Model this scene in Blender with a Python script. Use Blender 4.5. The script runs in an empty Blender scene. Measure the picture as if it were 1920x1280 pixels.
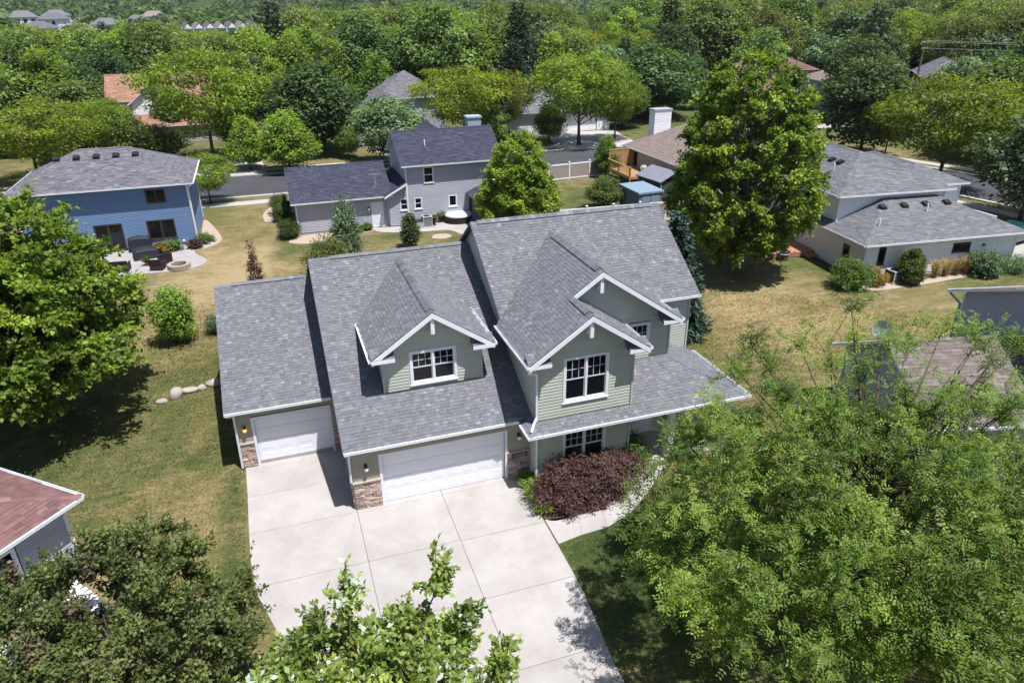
import bpy, bmesh, math, random
import numpy as np
from mathutils import Vector, Matrix
random.seed(7)
rng = np.random.default_rng(11)
scene = bpy.context.scene
COL = scene.collection

# ------------------------------------------------------------------ camera
F_PX = 1353.65                      # focal length in pixels of a 1920 wide frame
CAM = np.array([-1.279, -22.372, 17.211])
_p, _r, _y = np.radians([25.506, -0.614, 18.407])
_fwd = np.array([math.sin(_y)*math.cos(_p), math.cos(_y)*math.cos(_p), -math.sin(_p)])
_ri = np.array([math.cos(_y), -math.sin(_y), 0.0])
_up = np.cross(_ri, _fwd)
ROT = np.array([math.cos(_r)*_ri + math.sin(_r)*_up, -math.sin(_r)*_ri + math.cos(_r)*_up, _fwd])
cam_data = bpy.data.cameras.new('camera')
cam_data.sensor_width = 36.0
cam_data.lens = F_PX/1920*36.0
cam_data.clip_start = 0.5
cam_data.clip_end = 6000
cam = bpy.data.objects.new('camera', cam_data)
COL.objects.link(cam)
cam.matrix_world = Matrix(((ROT[0][0], ROT[1][0], -ROT[2][0], CAM[0]),
                           (ROT[0][1], ROT[1][1], -ROT[2][1], CAM[1]),
                           (ROT[0][2], ROT[1][2], -ROT[2][2], CAM[2]), (0, 0, 0, 1)))
scene.camera = cam

# ------------------------------------------------------------------ sky and sun
SUN = Vector((0.19, -0.32, 1.0)).normalized()
world = bpy.data.worlds.new('World'); scene.world = world; world.use_nodes = True
wn = world.node_tree.nodes; wl = world.node_tree.links
bg = wn['Background']; bg.inputs['Strength'].default_value = 0.085
sky = wn.new('ShaderNodeTexSky'); sky.sky_type = 'NISHITA'; sky.sun_disc = False
sky.sun_elevation = math.asin(SUN.z); sky.sun_rotation = math.atan2(SUN.x, SUN.y)
sky.air_density = 1.0; sky.dust_density = 0.8; sky.ozone_density = 1.0
wl.new(sky.outputs[0], bg.inputs['Color'])
sd = bpy.data.lights.new('sun', 'SUN'); sd.energy = 5.0; sd.angle = math.radians(0.53)
sd.color = (1.0, 0.985, 0.955)
so = bpy.data.objects.new('sun', sd); COL.objects.link(so)
so.rotation_euler = SUN.to_track_quat('Z', 'Y').to_euler(); so.location = (0, 0, 60)
scene.view_settings.view_transform = 'Standard'; scene.view_settings.look = 'None'
scene.view_settings.gamma = 1.0; scene.view_settings.use_curve_mapping = False
scene.view_settings.exposure = 0.58
scene.render.engine = 'CYCLES'
scene.cycles.use_denoising = True
scene.cycles.max_bounces = 8; scene.cycles.diffuse_bounces = 3; scene.cycles.glossy_bounces = 3
scene.cycles.transmission_bounces = 4; scene.cycles.transparent_max_bounces = 6
scene.cycles.caustics_reflective = False; scene.cycles.caustics_refractive = False

# ------------------------------------------------------------------ pixel helpers (directions only; distance comes from the plane touched)
def _ray(px, py): return ROT.T @ np.array([(px-960)/F_PX, (640-py)/F_PX, 1.0])
def G(px, py, z=0.0):
    d = _ray(px, py); return CAM + (z-CAM[2])/d[2]*d
def GY(px, py, y):
    d = _ray(px, py); return CAM + (y-CAM[1])/d[1]*d
def proj(X):
    q = ROT @ (np.asarray(X, float)-CAM); return 960+F_PX*q[0]/q[2], 640-F_PX*q[1]/q[2], q[2]
def height_for(base, py):
    lo, hi = 0.0, 40.0
    for _ in range(40):
        m = (lo+hi)/2
        if proj((base[0], base[1], m))[1] > py: lo = m
        else: hi = m
    return lo

# ------------------------------------------------------------------ materials
MATS = {}
def new_mat(name):
    m = bpy.data.materials.new(name); m.use_nodes = True
    nt = m.node_tree; nt.nodes.clear()
    out = nt.nodes.new('ShaderNodeOutputMaterial')
    return m, nt, out
def N(nt, t, **kw):
    n = nt.nodes.new(t)
    for k, v in kw.items():
        if k.startswith('i_'):
            n.inputs[k[2:].replace('_', ' ')].default_value = v
        else: setattr(n, k, v)
    return n
def ramp(nt, stops):
    r = nt.nodes.new('ShaderNodeValToRGB'); e = r.color_ramp.elements
    while len(e) < len(stops): e.new(0.5)
    for i, (p, c) in enumerate(stops):
        e[i].position = p; e[i].color = (*c, 1)
    return r
def surf(name, c1, c2=None, rough=0.8, scale=8.0, detail=5.0, bump=0.0, bscale=None, spec=0.3, var=None, objrand=0.0, metal=0.0, stretch=None, coat=0.0):
    """Principled with noise between two colours, optional 'var' face attribute brightness and bump."""
    if name in MATS: return MATS[name]
    c2 = c2 or tuple(x*0.85 for x in c1)
    m, nt, out = new_mat(name); L = nt.links
    b = N(nt, 'ShaderNodeBsdfPrincipled'); b.inputs['Roughness'].default_value = rough
    b.inputs['Specular IOR Level'].default_value = spec; b.inputs['Metallic'].default_value = metal
    b.inputs['Coat Weight'].default_value = coat
    geo = N(nt, 'ShaderNodeNewGeometry'); vec = geo.outputs['Position']
    if stretch:
        mp = N(nt, 'ShaderNodeMapping'); mp.inputs['Scale'].default_value = stretch
        L.new(vec, mp.inputs['Vector']); vec = mp.outputs[0]
    n1 = N(nt, 'ShaderNodeTexNoise'); n1.inputs['Scale'].default_value = scale; n1.inputs['Detail'].default_value = detail
    L.new(vec, n1.inputs['Vector'])
    r = ramp(nt, [(0.3, c1), (0.7, c2)]); L.new(n1.outputs['Fac'], r.inputs[0]); col = r.outputs[0]
    if var:
        a = N(nt, 'ShaderNodeAttribute', attribute_name='var')
        vr = ramp(nt, var); L.new(a.outputs['Fac'], vr.inputs[0])
        mx = N(nt, 'ShaderNodeMix', data_type='RGBA', blend_type='MULTIPLY'); mx.inputs[0].default_value = 1.0
        L.new(col, mx.inputs[6]); L.new(vr.outputs[0], mx.inputs[7]); col = mx.outputs[2]
    if objrand:
        oi = N(nt, 'ShaderNodeObjectInfo')
        mr = N(nt, 'ShaderNodeMapRange'); mr.inputs[3].default_value = 1-objrand; mr.inputs[4].default_value = 1+objrand
        L.new(oi.outputs['Random'], mr.inputs[0])
        mx = N(nt, 'ShaderNodeMix', data_type='RGBA', blend_type='MULTIPLY'); mx.inputs[0].default_value = 1.0
        L.new(col, mx.inputs[6]); L.new(mr.outputs[0], mx.inputs[7]); col = mx.outputs[2]
    L.new(col, b.inputs['Base Color'])
    if bump:
        n2 = N(nt, 'ShaderNodeTexNoise'); n2.inputs['Scale'].default_value = bscale or scale*4; n2.inputs['Detail'].default_value = 4
        L.new(vec, n2.inputs['Vector'])
        bp = N(nt, 'ShaderNodeBump'); bp.inputs['Strength'].default_value = bump; bp.inputs['Distance'].default_value = 0.02
        L.new(n2.outputs['Fac'], bp.inputs['Height']); L.new(bp.outputs[0], b.inputs['Normal'])
    L.new(b.outputs[0], out.inputs[0]); MATS[name] = m; return m
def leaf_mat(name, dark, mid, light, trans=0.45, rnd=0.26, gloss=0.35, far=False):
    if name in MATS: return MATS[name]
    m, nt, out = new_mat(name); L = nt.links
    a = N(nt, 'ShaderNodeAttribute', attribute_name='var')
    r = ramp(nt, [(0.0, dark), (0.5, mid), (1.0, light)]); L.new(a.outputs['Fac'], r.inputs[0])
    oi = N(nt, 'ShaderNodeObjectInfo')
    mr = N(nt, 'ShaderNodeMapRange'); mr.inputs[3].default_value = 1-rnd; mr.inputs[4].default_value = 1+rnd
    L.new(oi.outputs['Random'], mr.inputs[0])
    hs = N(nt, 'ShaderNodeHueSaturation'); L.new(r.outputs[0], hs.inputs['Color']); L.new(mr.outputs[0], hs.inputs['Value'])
    mh = N(nt, 'ShaderNodeMapRange'); mh.inputs[3].default_value = 0.495-rnd*.075; mh.inputs[4].default_value = 0.495+rnd*.065
    ml = N(nt, 'ShaderNodeMath', operation='MULTIPLY'); ml.inputs[1].default_value = 7.31
    fr = N(nt, 'ShaderNodeMath', operation='FRACT'); L.new(oi.outputs['Random'], ml.inputs[0]); L.new(ml.outputs[0], fr.inputs[0])
    L.new(fr.outputs[0], mh.inputs[0]); L.new(mh.outputs[0], hs.inputs['Hue'])
    b = N(nt, 'ShaderNodeBsdfPrincipled'); b.inputs['Roughness'].default_value = 0.55
    b.inputs['Specular IOR Level'].default_value = gloss
    L.new(hs.outputs[0], b.inputs['Base Color'])
    t = N(nt, 'ShaderNodeBsdfTranslucent')
    ty = N(nt, 'ShaderNodeMix', data_type='RGBA', blend_type='MULTIPLY'); ty.inputs[0].default_value = 1.0
    L.new(hs.outputs[0], ty.inputs[6]); ty.inputs[7].default_value = (1.55, 1.7, 0.4, 1)
    L.new(ty.outputs[2], t.inputs[0])
    ms = N(nt, 'ShaderNodeMixShader'); ms.inputs[0].default_value = trans
    L.new(b.outputs[0], ms.inputs[1]); L.new(t.outputs[0], ms.inputs[2]); L.new(ms.outputs[0], out.inputs[0])
    MATS[name] = m; return m

# ------------------------------------------------------------------ mesh helpers
class MB:
    def __init__(s): s.v = []; s.f = []; s.c = []
    def quad(s, *p, c=0.5):
        n = len(s.v); s.v += [tuple(map(float, q)) for q in p]; s.f.append(tuple(range(n, n+len(p)))); s.c.append(c)
    def box(s, x0, y0, z0, x1, y1, z1, c=0.5):
        n = len(s.v)
        s.v += [(x0,y0,z0),(x1,y0,z0),(x1,y1,z0),(x0,y1,z0),(x0,y0,z1),(x1,y0,z1),(x1,y1,z1),(x0,y1,z1)]
        s.f += [tuple(n+i for i in q) for q in ((3,2,1,0),(4,5,6,7),(0,1,5,4),(1,2,6,5),(2,3,7,6),(3,0,4,7))]; s.c += [c]*6
    def obox(s, o, u, v, w, c=0.5):            # box from a corner and three edge vectors
        o, u, v, w = map(np.array, (o, u, v, w)); n = len(s.v)
        for q in (o, o+u, o+u+v, o+v, o+w, o+u+w, o+u+v+w, o+v+w): s.v.append(tuple(q))
        s.f += [tuple(n+i for i in q) for q in ((3,2,1,0),(4,5,6,7),(0,1,5,4),(1,2,6,5),(2,3,7,6),(3,0,4,7))]; s.c += [c]*6
    def beam(s, a, b, w, h, up=(0,0,1), c=0.5): # bar with rectangular section along a->b
        a, b = np.array(a, float), np.array(b, float); d = b-a; L = np.linalg.norm(d); d /= L
        up = np.array(up, float); sd_ = np.cross(d, up); sd_ /= np.linalg.norm(sd_)+1e-9; uu = np.cross(sd_, d)
        s.obox(a-sd_*w/2-uu*h/2, d*L, sd_*w, uu*h, c)
    def tube(s, pts, rad, n=6, c=0.5, cap=True):
        pts = [np.array(p, float) for p in pts]; base = len(s.v)
        for i, p in enumerate(pts):
            d = pts[min(i+1, len(pts)-1)]-pts[max(i-1, 0)]; d /= np.linalg.norm(d)+1e-9
            a = np.cross(d, (0, 0, 1.0)) if abs(d[2]) < 0.9 else np.cross(d, (1.0, 0, 0)); a /= np.linalg.norm(a); b = np.cross(d, a)
            r = rad[i] if hasattr(rad, '__len__') else rad
            for k in range(n):
                t = 2*math.pi*k/n; s.v.append(tuple(p+r*(math.cos(t)*a+math.sin(t)*b)))
        for i in range(len(pts)-1):
            for k in range(n):
                s.f.append((base+i*n+k, base+i*n+(k+1) % n, base+(i+1)*n+(k+1) % n, base+(i+1)*n+k)); s.c.append(c)
        if cap:
            s.f.append(tuple(base+k for k in range(n-1, -1, -1))); s.c.append(c)
            s.f.append(tuple(base+(len(pts)-1)*n+k for k in range(n))); s.c.append(c)
    def lathe(s, prof, o=(0,0,0), n=16, c=0.5):
        base = len(s.v)
        for r, z in prof:
            for k in range(n):
                t = 2*math.pi*k/n; s.v.append((o[0]+r*math.cos(t), o[1]+r*math.sin(t), o[2]+z))
        for i in range(len(prof)-1):
            for k in range(n):
                s.f.append((base+i*n+k, base+i*n+(k+1) % n, base+(i+1)*n+(k+1) % n, base+(i+1)*n+k)); s.c.append(c)
    def mesh(s, name, mat, smooth=False):
        me = bpy.data.meshes.new(name); me.from_pydata(s.v, [], s.f)
        a = me.attributes.new('var', 'FLOAT', 'FACE'); a.data.foreach_set('value', np.array(s.c, np.float32))
        if mat: me.materials.append(mat)
        if smooth: me.polygons.foreach_set('use_smooth', [True]*len(me.polygons))
        me.update(); return me
    def build(s, name, mat, parent=None, smooth=False):
        return link(name, s.mesh(name, mat, smooth), parent)
def link(name, data, parent=None, loc=None, rotz=0.0):
    o = bpy.data.objects.new(name, data); COL.objects.link(o)
    if parent: o.parent = parent
    if loc is not None: o.location = loc
    if rotz: o.rotation_euler = (0, 0, rotz)
    return o
def tag(o, label, cat, group=None):
    o['label'] = label; o['category'] = cat
    if group: o['group'] = group
    return o
def thing(name, label, cat, loc=(0,0,0), rotz=0.0, group=None):
    return tag(link(name, None, None, loc, rotz), label, cat, group)
def struct(o): o['kind'] = 'structure'; return o
def stuff(o): o['kind'] = 'stuff'; return o
def copy_tree(o, parent=None):
    c = o.copy(); COL.objects.link(c); c.parent = parent
    for ch in list(o.children): copy_tree(ch, c)
    return c
def np_mesh(name, V, Fq, var, mat):
    me = bpy.data.meshes.new(name); k = Fq.shape[1]; nf = len(Fq)
    me.vertices.add(len(V)); me.vertices.foreach_set('co', np.ascontiguousarray(V, np.float32).ravel())
    me.loops.add(nf*k); me.loops.foreach_set('vertex_index', np.ascontiguousarray(Fq, np.int32).ravel())
    me.polygons.add(nf); me.polygons.foreach_set('loop_start', np.arange(0, nf*k, k, dtype=np.int32))
    a = me.attributes.new('var', 'FLOAT', 'FACE'); a.data.foreach_set('value', np.asarray(var, np.float32))
    me.materials.append(mat); me.update(calc_edges=True); return me
def unit(a): return a/(np.linalg.norm(a, axis=-1, keepdims=True)+1e-9)

def clip_poly(poly, cl):
    """Sutherland-Hodgman: poly clipped by the convex ccw polygon cl (2D)."""
    out = poly
    for i in range(len(cl)):
        ax, ay = cl[i]; bx, by = cl[(i+1) % len(cl)]; inp = out; out = []
        if not inp: break
        def side(p): return (bx-ax)*(p[1]-ay)-(by-ay)*(p[0]-ax)
        for j in range(len(inp)):
            p, q = inp[j], inp[(j+1) % len(inp)]; sp, sq = side(p), side(q)
            if sp >= 0: out.append(p)
            if (sp >= 0) != (sq >= 0):
                t = sp/(sp-sq); out.append((p[0]+t*(q[0]-p[0]), p[1]+t*(q[1]-p[1])))
    return out
def area2(p): return sum(p[i][0]*p[(i+1) % len(p)][1]-p[(i+1) % len(p)][0]*p[i][1] for i in range(len(p)))/2

# ------------------------------------------------------------------ roofs
def roof_plane(mb, pts, up_dir, expo=0.143, wid=(0.11, 0.22), thick=(0.007, 0.02), lift=0.0, rnd=None, deck=None, deck_t=0.09):
    """Lay separate shingle tabs over a planar convex polygon. pts: 3D corners; up_dir: horizontal 2D direction that climbs the slope."""
    rnd = rnd or random
    P = [np.array(p, float) for p in pts]
    nrm = np.zeros(3)
    for i in range(len(P)): nrm += np.cross(P[i]-P[0], P[(i+1) % len(P)]-P[0])
    nrm /= np.linalg.norm(nrm)
    if nrm[2] < 0: nrm = -nrm
    h = np.array([up_dir[0], up_dir[1], 0.0]); h /= np.linalg.norm(h)
    v = h-nrm*np.dot(h, nrm); v /= np.linalg.norm(v); u = np.cross(v, nrm)
    o = P[0]+nrm*lift
    poly = [(np.dot(p-o+nrm*lift, u), np.dot(p-o+nrm*lift, v)) for p in P]
    if area2(poly) < 0: poly = poly[::-1]
    us = [p[0] for p in poly]; vs = [p[1] for p in poly]; u0, u1, v0, v1 = min(us), max(us), min(vs), max(vs)
    if deck is not None:                                  # solid roof deck under the shingles
        n = len(deck.v); k = len(P)
        deck.v += [tuple(p-nrm*0.004) for p in P]+[tuple(p-nrm*deck_t) for p in P]
        deck.f += [tuple(range(n, n+k)), tuple(range(n+2*k-1, n+k-1, -1))]+[(n+i, n+(i+1) % k, n+k+(i+1) % k, n+k+i) for i in range(k)]
        deck.c += [0.5]*(k+2)
    row = 0; vv = v0
    while vv < v1-0.01:
        vb, vt = vv, min(vv+expo, v1)
        x = u0-rnd.uniform(0, wid[1])
        while x < u1:
            w = rnd.uniform(*wid)
            q = clip_poly([(x+0.002, vb), (x+w-0.002, vb), (x+w-0.002, vt), (x+0.002, vt)], poly)
            x += w
            if len(q) < 3 or abs(area2(q)) < 2e-4: continue
            t = rnd.choice(((thick[0], thick[1]))) if rnd.random() < .8 else rnd.uniform(*thick)
            n = len(mb.v); k = len(q); cc = min(1, max(0, rnd.gauss(0.48, 0.19)))
            for a, b in q:
                off = t*(1-0.85*(b-vb)/expo)+0.001
                mb.v.append(tuple(o+u*a+v*b+nrm*off))
            mb.f.append(tuple(range(n, n+k))); mb.c.append(cc)
            lows = [i for i in range(k) if q[i][1] < vb+1e-4]
            m = len(mb.v)
            for a, b in q: mb.v.append(tuple(o+u*a+v*b))
            for i in range(k):
                if q[i][1] > vb+expo*.9 and q[(i+1) % k][1] > vb+expo*.9: continue
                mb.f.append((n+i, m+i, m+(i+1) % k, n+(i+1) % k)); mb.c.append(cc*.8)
        vv += expo; row += 1
def ridge_caps(mb, a, b, w=0.16, slope=0.5, step=0.2, lift=0.03, rnd=random, vent=True):
    """Separate cap shingles folded over a ridge or hip from a to b (b may be higher)."""
    a, b = np.array(a, float), np.array(b, float); d = b-a; L = np.linalg.norm(d); d /= L
    s = np.cross(d, (0, 0, 1.0)); s /= np.linalg.norm(s); up = np.cross(s, d)
    k = max(1, int(L/step))
    for i in range(k):
        p = a+d*L*i/k; q = a+d*(L*(i+1)/k+0.03); c = min(1, max(0, rnd.gauss(.5, .2)))
        t0, t1 = lift+0.016, lift+0.004
        A0, A1 = p+up*t0, q+up*t1
        l0, l1 = p+s*w-up*(w*slope-t0), q+s*w-up*(w*slope-t1); r0, r1 = p-s*w-up*(w*slope-t0), q-s*w-up*(w*slope-t1)
        mb.quad(A0, A1, l1, l0, c=c); mb.quad(r0, r1, A1, A0, c=c)
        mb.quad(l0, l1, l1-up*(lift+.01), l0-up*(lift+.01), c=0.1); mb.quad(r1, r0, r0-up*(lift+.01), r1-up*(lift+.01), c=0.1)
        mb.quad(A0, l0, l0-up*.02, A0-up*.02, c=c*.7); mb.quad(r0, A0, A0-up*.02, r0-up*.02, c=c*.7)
def gutter(mb, a, b, out, w=0.11, h=0.1):
    """Open-topped gutter along a->b; 'out' is the horizontal outward direction."""
    a, b = np.array(a, float), np.array(b, float); o = np.array([out[0], out[1], 0.0]); o /= np.linalg.norm(o)
    d = (b-a); z = np.array([0, 0, 1.0]); t = .012
    mb.obox(a-z*h, d, o*w, z*t)                       # floor
    mb.obox(a+o*(w-t)-z*(h-t), d, o*t, z*(h-t))       # lip
    mb.obox(a+o*(w-t)-z*.018, d, o*.02, z*.02)
    mb.obox(a-z*(h-t), d, o*t, z*(h-t-.005))          # back
    e = d/np.linalg.norm(d)
    for p in (a, b-e*t): mb.obox(p+o*t-z*(h-t), e*t, o*(w-2*t), z*(h-t-.002))
def downspout(mb, pts, w=0.075): 
    for i in range(len(pts)-1): mb.beam(pts[i], pts[i+1], w, w*.8, up=(0.3, 1, .05))

# ------------------------------------------------------------------ siding
def laps(left, right, z0, z1, openings=(), expo=0.128):
    """Rows of clapboard: list of (ul0, ur0, ul1, ur1, za, zb)."""
    rows = []; z = z0
    while z < z1-0.012:
        zb = min(z+expo, z1)
        segs = [(left(z), right(z), left(zb), right(zb))]
        for (a, b, c, d) in openings:
            if z < d-0.02 and zb > c+0.02:
                ns = []
                for (l0, r0, l1, r1) in segs:
                    if r0 <= a or l0 >= b: ns.append((l0, r0, l1, r1)); continue
                    if l0 < a-.02: ns.append((l0, a, min(l1, a), a))
                    if r0 > b+.02: ns.append((b, r0, b, max(r1, b)))
                segs = ns
        for s in segs:
            if s[1]-s[0] > 0.03: rows.append((*s, z, zb))
        z = zb
    return rows
def lap_board(mb, o, u, n, row, proud=0.024, expo=.128, c=0.5):
    l0, r0, l1, r1, za, zb = row; o, u, n = np.array(o, float), np.array(u, float), np.array(n, float); z = np.array([0, 0, 1.0])
    a, b = o+u*l0+z*za+n*proud, o+u*r0+z*za+n*proud; d, e = o+u*l1+z*zb+n*.004, o+u*r1+z*zb+n*.004
    a2, b2 = o+u*l0+z*za, o+u*r0+z*za
    mb.quad(a, b, e, d, c=c); mb.quad(a2, b2, b, a, c=c); mb.quad(a2, a, d, c=c); mb.quad(b, b2, e, c=c)
def siding(parent, mat, o, u, n, left, right, z0, z1, openings=(), expo=0.128, single=False, name='siding_board', rnd=random):
    """single=True: each board a mesh object of its own under parent, otherwise one joined mesh."""
    rows = laps(left, right, z0, z1, openings, expo)
    if single:
        for r in rows:
            mb = MB(); lap_board(mb, o, u, n, r, expo=expo, c=rnd.random()); mb.build(name, mat, parent)
    else:
        mb = MB()
        for r in rows: lap_board(mb, o, u, n, r, expo=expo, c=rnd.random())
        return mb.build('siding', mat, parent)
# ------------------------------------------------------------------ shared materials
SH_VAR = [(0.0, (0.74, 0.74, 0.77)), (0.45, (0.92, 0.92, 0.96)), (0.75, (1.12, 1.12, 1.15)), (1.0, (1.5, 1.5, 1.52))]
M_SHINGLE = surf('shingle_grey', (0.165, 0.166, 0.178), (0.138, 0.139, 0.150), 0.92, 60, 3, 0.3, 220, 0.2, var=SH_VAR)
M_SHINGLE_DK = surf('shingle_charcoal', (0.050, 0.052, 0.078), (0.040, 0.042, 0.064), 0.92, 50, 3, 0.2, 200, 0.2, var=[(0, (0.7,)*3), (0.5, (1,)*3), (1, (1.45,)*3)])
M_SHINGLE_PU = surf('shingle_weathered', (0.150, 0.140, 0.160), (0.110, 0.105, 0.125), 0.92, 3, 3, 0.2, 200, 0.2, var=[(0, (0.65,)*3), (0.5, (1,)*3), (1, (1.5,)*3)])
M_SHINGLE_LG = surf('shingle_pale_grey', (0.150, 0.152, 0.165), (0.125, 0.126, 0.14), 0.92, 40, 3, 0.2, 200, 0.2, var=[(0, (0.72,)*3), (0.5, (1,)*3), (1, (1.35,)*3)])
M_SHINGLE_BR = surf('shingle_brown', (0.170, 0.140, 0.130), (0.128, 0.105, 0.098), 0.92, 6, 4, 0.2, 200, 0.2, var=[(0, (0.7,)*3), (0.5, (1,)*3), (1, (1.4,)*3)])
M_SHINGLE_RD = surf('shingle_red_brown', (0.185, 0.100, 0.096), (0.140, 0.076, 0.074), 0.92, 4, 4, 0.2, 200, 0.2, var=[(0, (0.75,)*3), (0.5, (1,)*3), (1, (1.35,)*3)])
M_SHINGLE_TN = surf('shingle_tan', (0.245, 0.190, 0.170), (0.200, 0.155, 0.140), 0.92, 6, 4, 0.2, 200, 0.2, var=[(0, (0.85,)*3), (0.5, (1,)*3), (1, (1.2,)*3)])
M_SHINGLE_OR = surf('shingle_terracotta', (0.29, 0.165, 0.115), (0.235, 0.13, 0.09), 0.92, 5, 4, 0.2, 200, 0.2, var=[(0, (0.75,)*3), (0.5, (1,)*3), (1, (1.35,)*3)])
SD_VAR = [(0, (0.95,)*3), (1, (1.05,)*3)]
M_SAGE = surf('siding_sage', (0.455, 0.468, 0.41), (0.43, 0.443, 0.385), 0.6, 1.5, 4, 0, None, 0.3, var=SD_VAR)
M_TAUPE = surf('siding_taupe', (0.34, 0.31, 0.245), (0.315, 0.285, 0.225), 0.6, 1.5, 4, var=SD_VAR)
M_WALL_IN = surf('sheathing', (0.22, 0.22, 0.19), None, 0.9)
M_WHITE = surf('white_paint', (0.74, 0.75, 0.80), (0.70, 0.71, 0.76), 0.45, 3, 3)
M_DOOR = surf('garage_door_white', (0.78, 0.78, 0.84), (0.75, 0.75, 0.81), 0.5, 1.2, 4, 0.05, 60)
def conc_mat():
    m, nt, out = new_mat('concrete'); L = nt.links; b = N(nt, 'ShaderNodeBsdfPrincipled'); b.inputs['Roughness'].default_value = .9; b.inputs['Specular IOR Level'].default_value = .2
    geo = N(nt, 'ShaderNodeNewGeometry'); oi = N(nt, 'ShaderNodeObjectInfo'); col = None
    for sc, dt, lo, hi, c0, c1 in ((.55, 6, .30, .62, (.80, .79, .78), (1, 1, 1)), (2.6, 8, .28, .5, (.93, .925, .92), (1, 1, 1)), (38, 3, .3, .7, (.93, .93, .93), (1.06, 1.06, 1.06))):
        n = N(nt, 'ShaderNodeTexNoise'); n.inputs['Scale'].default_value = sc; n.inputs['Detail'].default_value = dt; n.inputs['Roughness'].default_value = .62; L.new(geo.outputs['Position'], n.inputs['Vector'])
        r = ramp(nt, [(lo, c0), (hi, c1)]); L.new(n.outputs['Fac'], r.inputs[0])
        mx = N(nt, 'ShaderNodeMix', data_type='RGBA', blend_type='MULTIPLY'); mx.inputs[0].default_value = 1; L.new(r.outputs[0], mx.inputs[7])
        if col is None: mx.inputs[6].default_value = (.395, .366, .356, 1)
        else: L.new(col, mx.inputs[6])
        col = mx.outputs[2]
    mr = N(nt, 'ShaderNodeMapRange'); mr.inputs[3].default_value = .95; mr.inputs[4].default_value = 1.03; L.new(oi.outputs['Random'], mr.inputs[0])
    mx = N(nt, 'ShaderNodeMix', data_type='RGBA', blend_type='MULTIPLY'); mx.inputs[0].default_value = 1; L.new(col, mx.inputs[6]); L.new(mr.outputs[0], mx.inputs[7]); L.new(mx.outputs[2], b.inputs['Base Color'])
    n = N(nt, 'ShaderNodeTexNoise'); n.inputs['Scale'].default_value = 70; L.new(geo.outputs['Position'], n.inputs['Vector']); bp = N(nt, 'ShaderNodeBump'); bp.inputs['Strength'].default_value = .15; bp.inputs['Distance'].default_value = .02; L.new(n.outputs['Fac'], bp.inputs['Height']); L.new(bp.outputs[0], b.inputs['Normal'])
    L.new(b.outputs[0], out.inputs[0]); MATS['concrete'] = m; return m
M_CONC = conc_mat()
M_JOINT = surf('slab_joint', (0.16, 0.14, 0.12), None, 0.95, 12)  # dark brown base sheet showing in the gaps between slabs
M_STONE = surf('ledge_stone', (0.50, 0.385, 0.335), (0.33, 0.255, 0.225), 0.9, 9, 5, 0.5, 40, 0.2, objrand=0.42)
M_MORTAR = surf('mortar', (0.13, 0.11, 0.10), None, 0.95, 20)
M_CAP = surf('stone_cap', (0.46, 0.40, 0.36), (0.38, 0.33, 0.30), 0.9, 10)
M_BLACK = surf('black_metal', (0.02, 0.02, 0.022), None, 0.45, 10)
M_FLASH = surf('dark_flashing', (0.05, 0.052, 0.058), None, 0.5, 10)
M_GREYM = surf('grey_metal', (0.36, 0.37, 0.40), (0.31, 0.32, 0.35), 0.5, 6)
M_WOOD = surf('cedar', (0.42, 0.26, 0.115), (0.33, 0.19, 0.08), 0.75, 5, 5, stretch=(1, 1, 6), objrand=.12)
M_DECKRED = surf('red_decking', (0.42, 0.20, 0.125), (0.34, 0.155, 0.10), 0.75, 4, 5, objrand=.1)
M_BARK = surf('bark', (0.105, 0.082, 0.062), (0.060, 0.047, 0.037), 0.95, 6, 5, 0.6, 18, 0.1, stretch=(1, 1, .25))
M_BARK_PALE = surf('bark_pale', (0.20, 0.175, 0.145), (0.13, 0.11, 0.09), 0.95, 6, 5, 0.6, 18, 0.1, stretch=(1, 1, .25))
M_ASPH = surf('asphalt', (0.066, 0.066, 0.074), (0.052, 0.052, 0.059), 0.9, 0.5, 8, 0.2, 90, 0.2)
M_ROCK = surf('fieldstone', (0.40, 0.34, 0.31), (0.30, 0.26, 0.235), 0.9, 4, 6, 0.5, 15)
M_MULCH = surf('mulch', (0.11, 0.07, 0.05), (0.07, 0.045, 0.032), 0.95, 18, 4, 0.8, 50)
M_GRAVEL = surf('bed_gravel', (0.42, 0.33, 0.27), (0.33, 0.255, 0.21), 0.95, 14, 4, 0.8, 50)
M_BLUE = surf('siding_blue', (0.135, 0.215, 0.37), (0.122, 0.198, 0.345), 0.6, 1.5, 4, var=SD_VAR)
M_GREY = surf('siding_grey', (0.40, 0.395, 0.455), (0.375, 0.37, 0.43), 0.6, 1.5, 4, var=SD_VAR)
M_CREAM = surf('siding_white', (0.76, 0.755, 0.785), (0.73, 0.725, 0.755), 0.6, 1.5, 4, var=SD_VAR)
M_BEIGE = surf('siding_beige', (0.40, 0.36, 0.35), (0.37, 0.335, 0.325), 0.6, 1.5, 4, var=SD_VAR)
M_LILAC = surf('siding_cool_grey', (0.36, 0.38, 0.45), (0.34, 0.36, 0.43), 0.6, 1.5, 4, var=SD_VAR)
M_BROWNM = surf('dark_bronze', (0.06, 0.042, 0.036), None, 0.45, 8)
M_WICKER = surf('dark_wicker', (0.045, 0.028, 0.026), (0.03, 0.02, 0.019), 0.7, 40)
M_COVER = surf('black_cover', (0.026, 0.028, 0.036), (0.018, 0.02, 0.026), 0.6, 6, 4, 0.3, 12)
M_CUSH = surf('plum_cushion', (0.09, 0.065, 0.075), None, 0.9, 8)
M_RED = surf('red_glaze', (0.35, 0.04, 0.05), None, 0.4, 8)
M_CURTAIN = surf('curtain', (0.50, 0.47, 0.42), (0.40, 0.38, 0.34), 0.9, 12, stretch=(8, 8, .3))
M_ROOM = surf('dim_room', (0.02, 0.019, 0.018), None, 0.9, 3)
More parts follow.
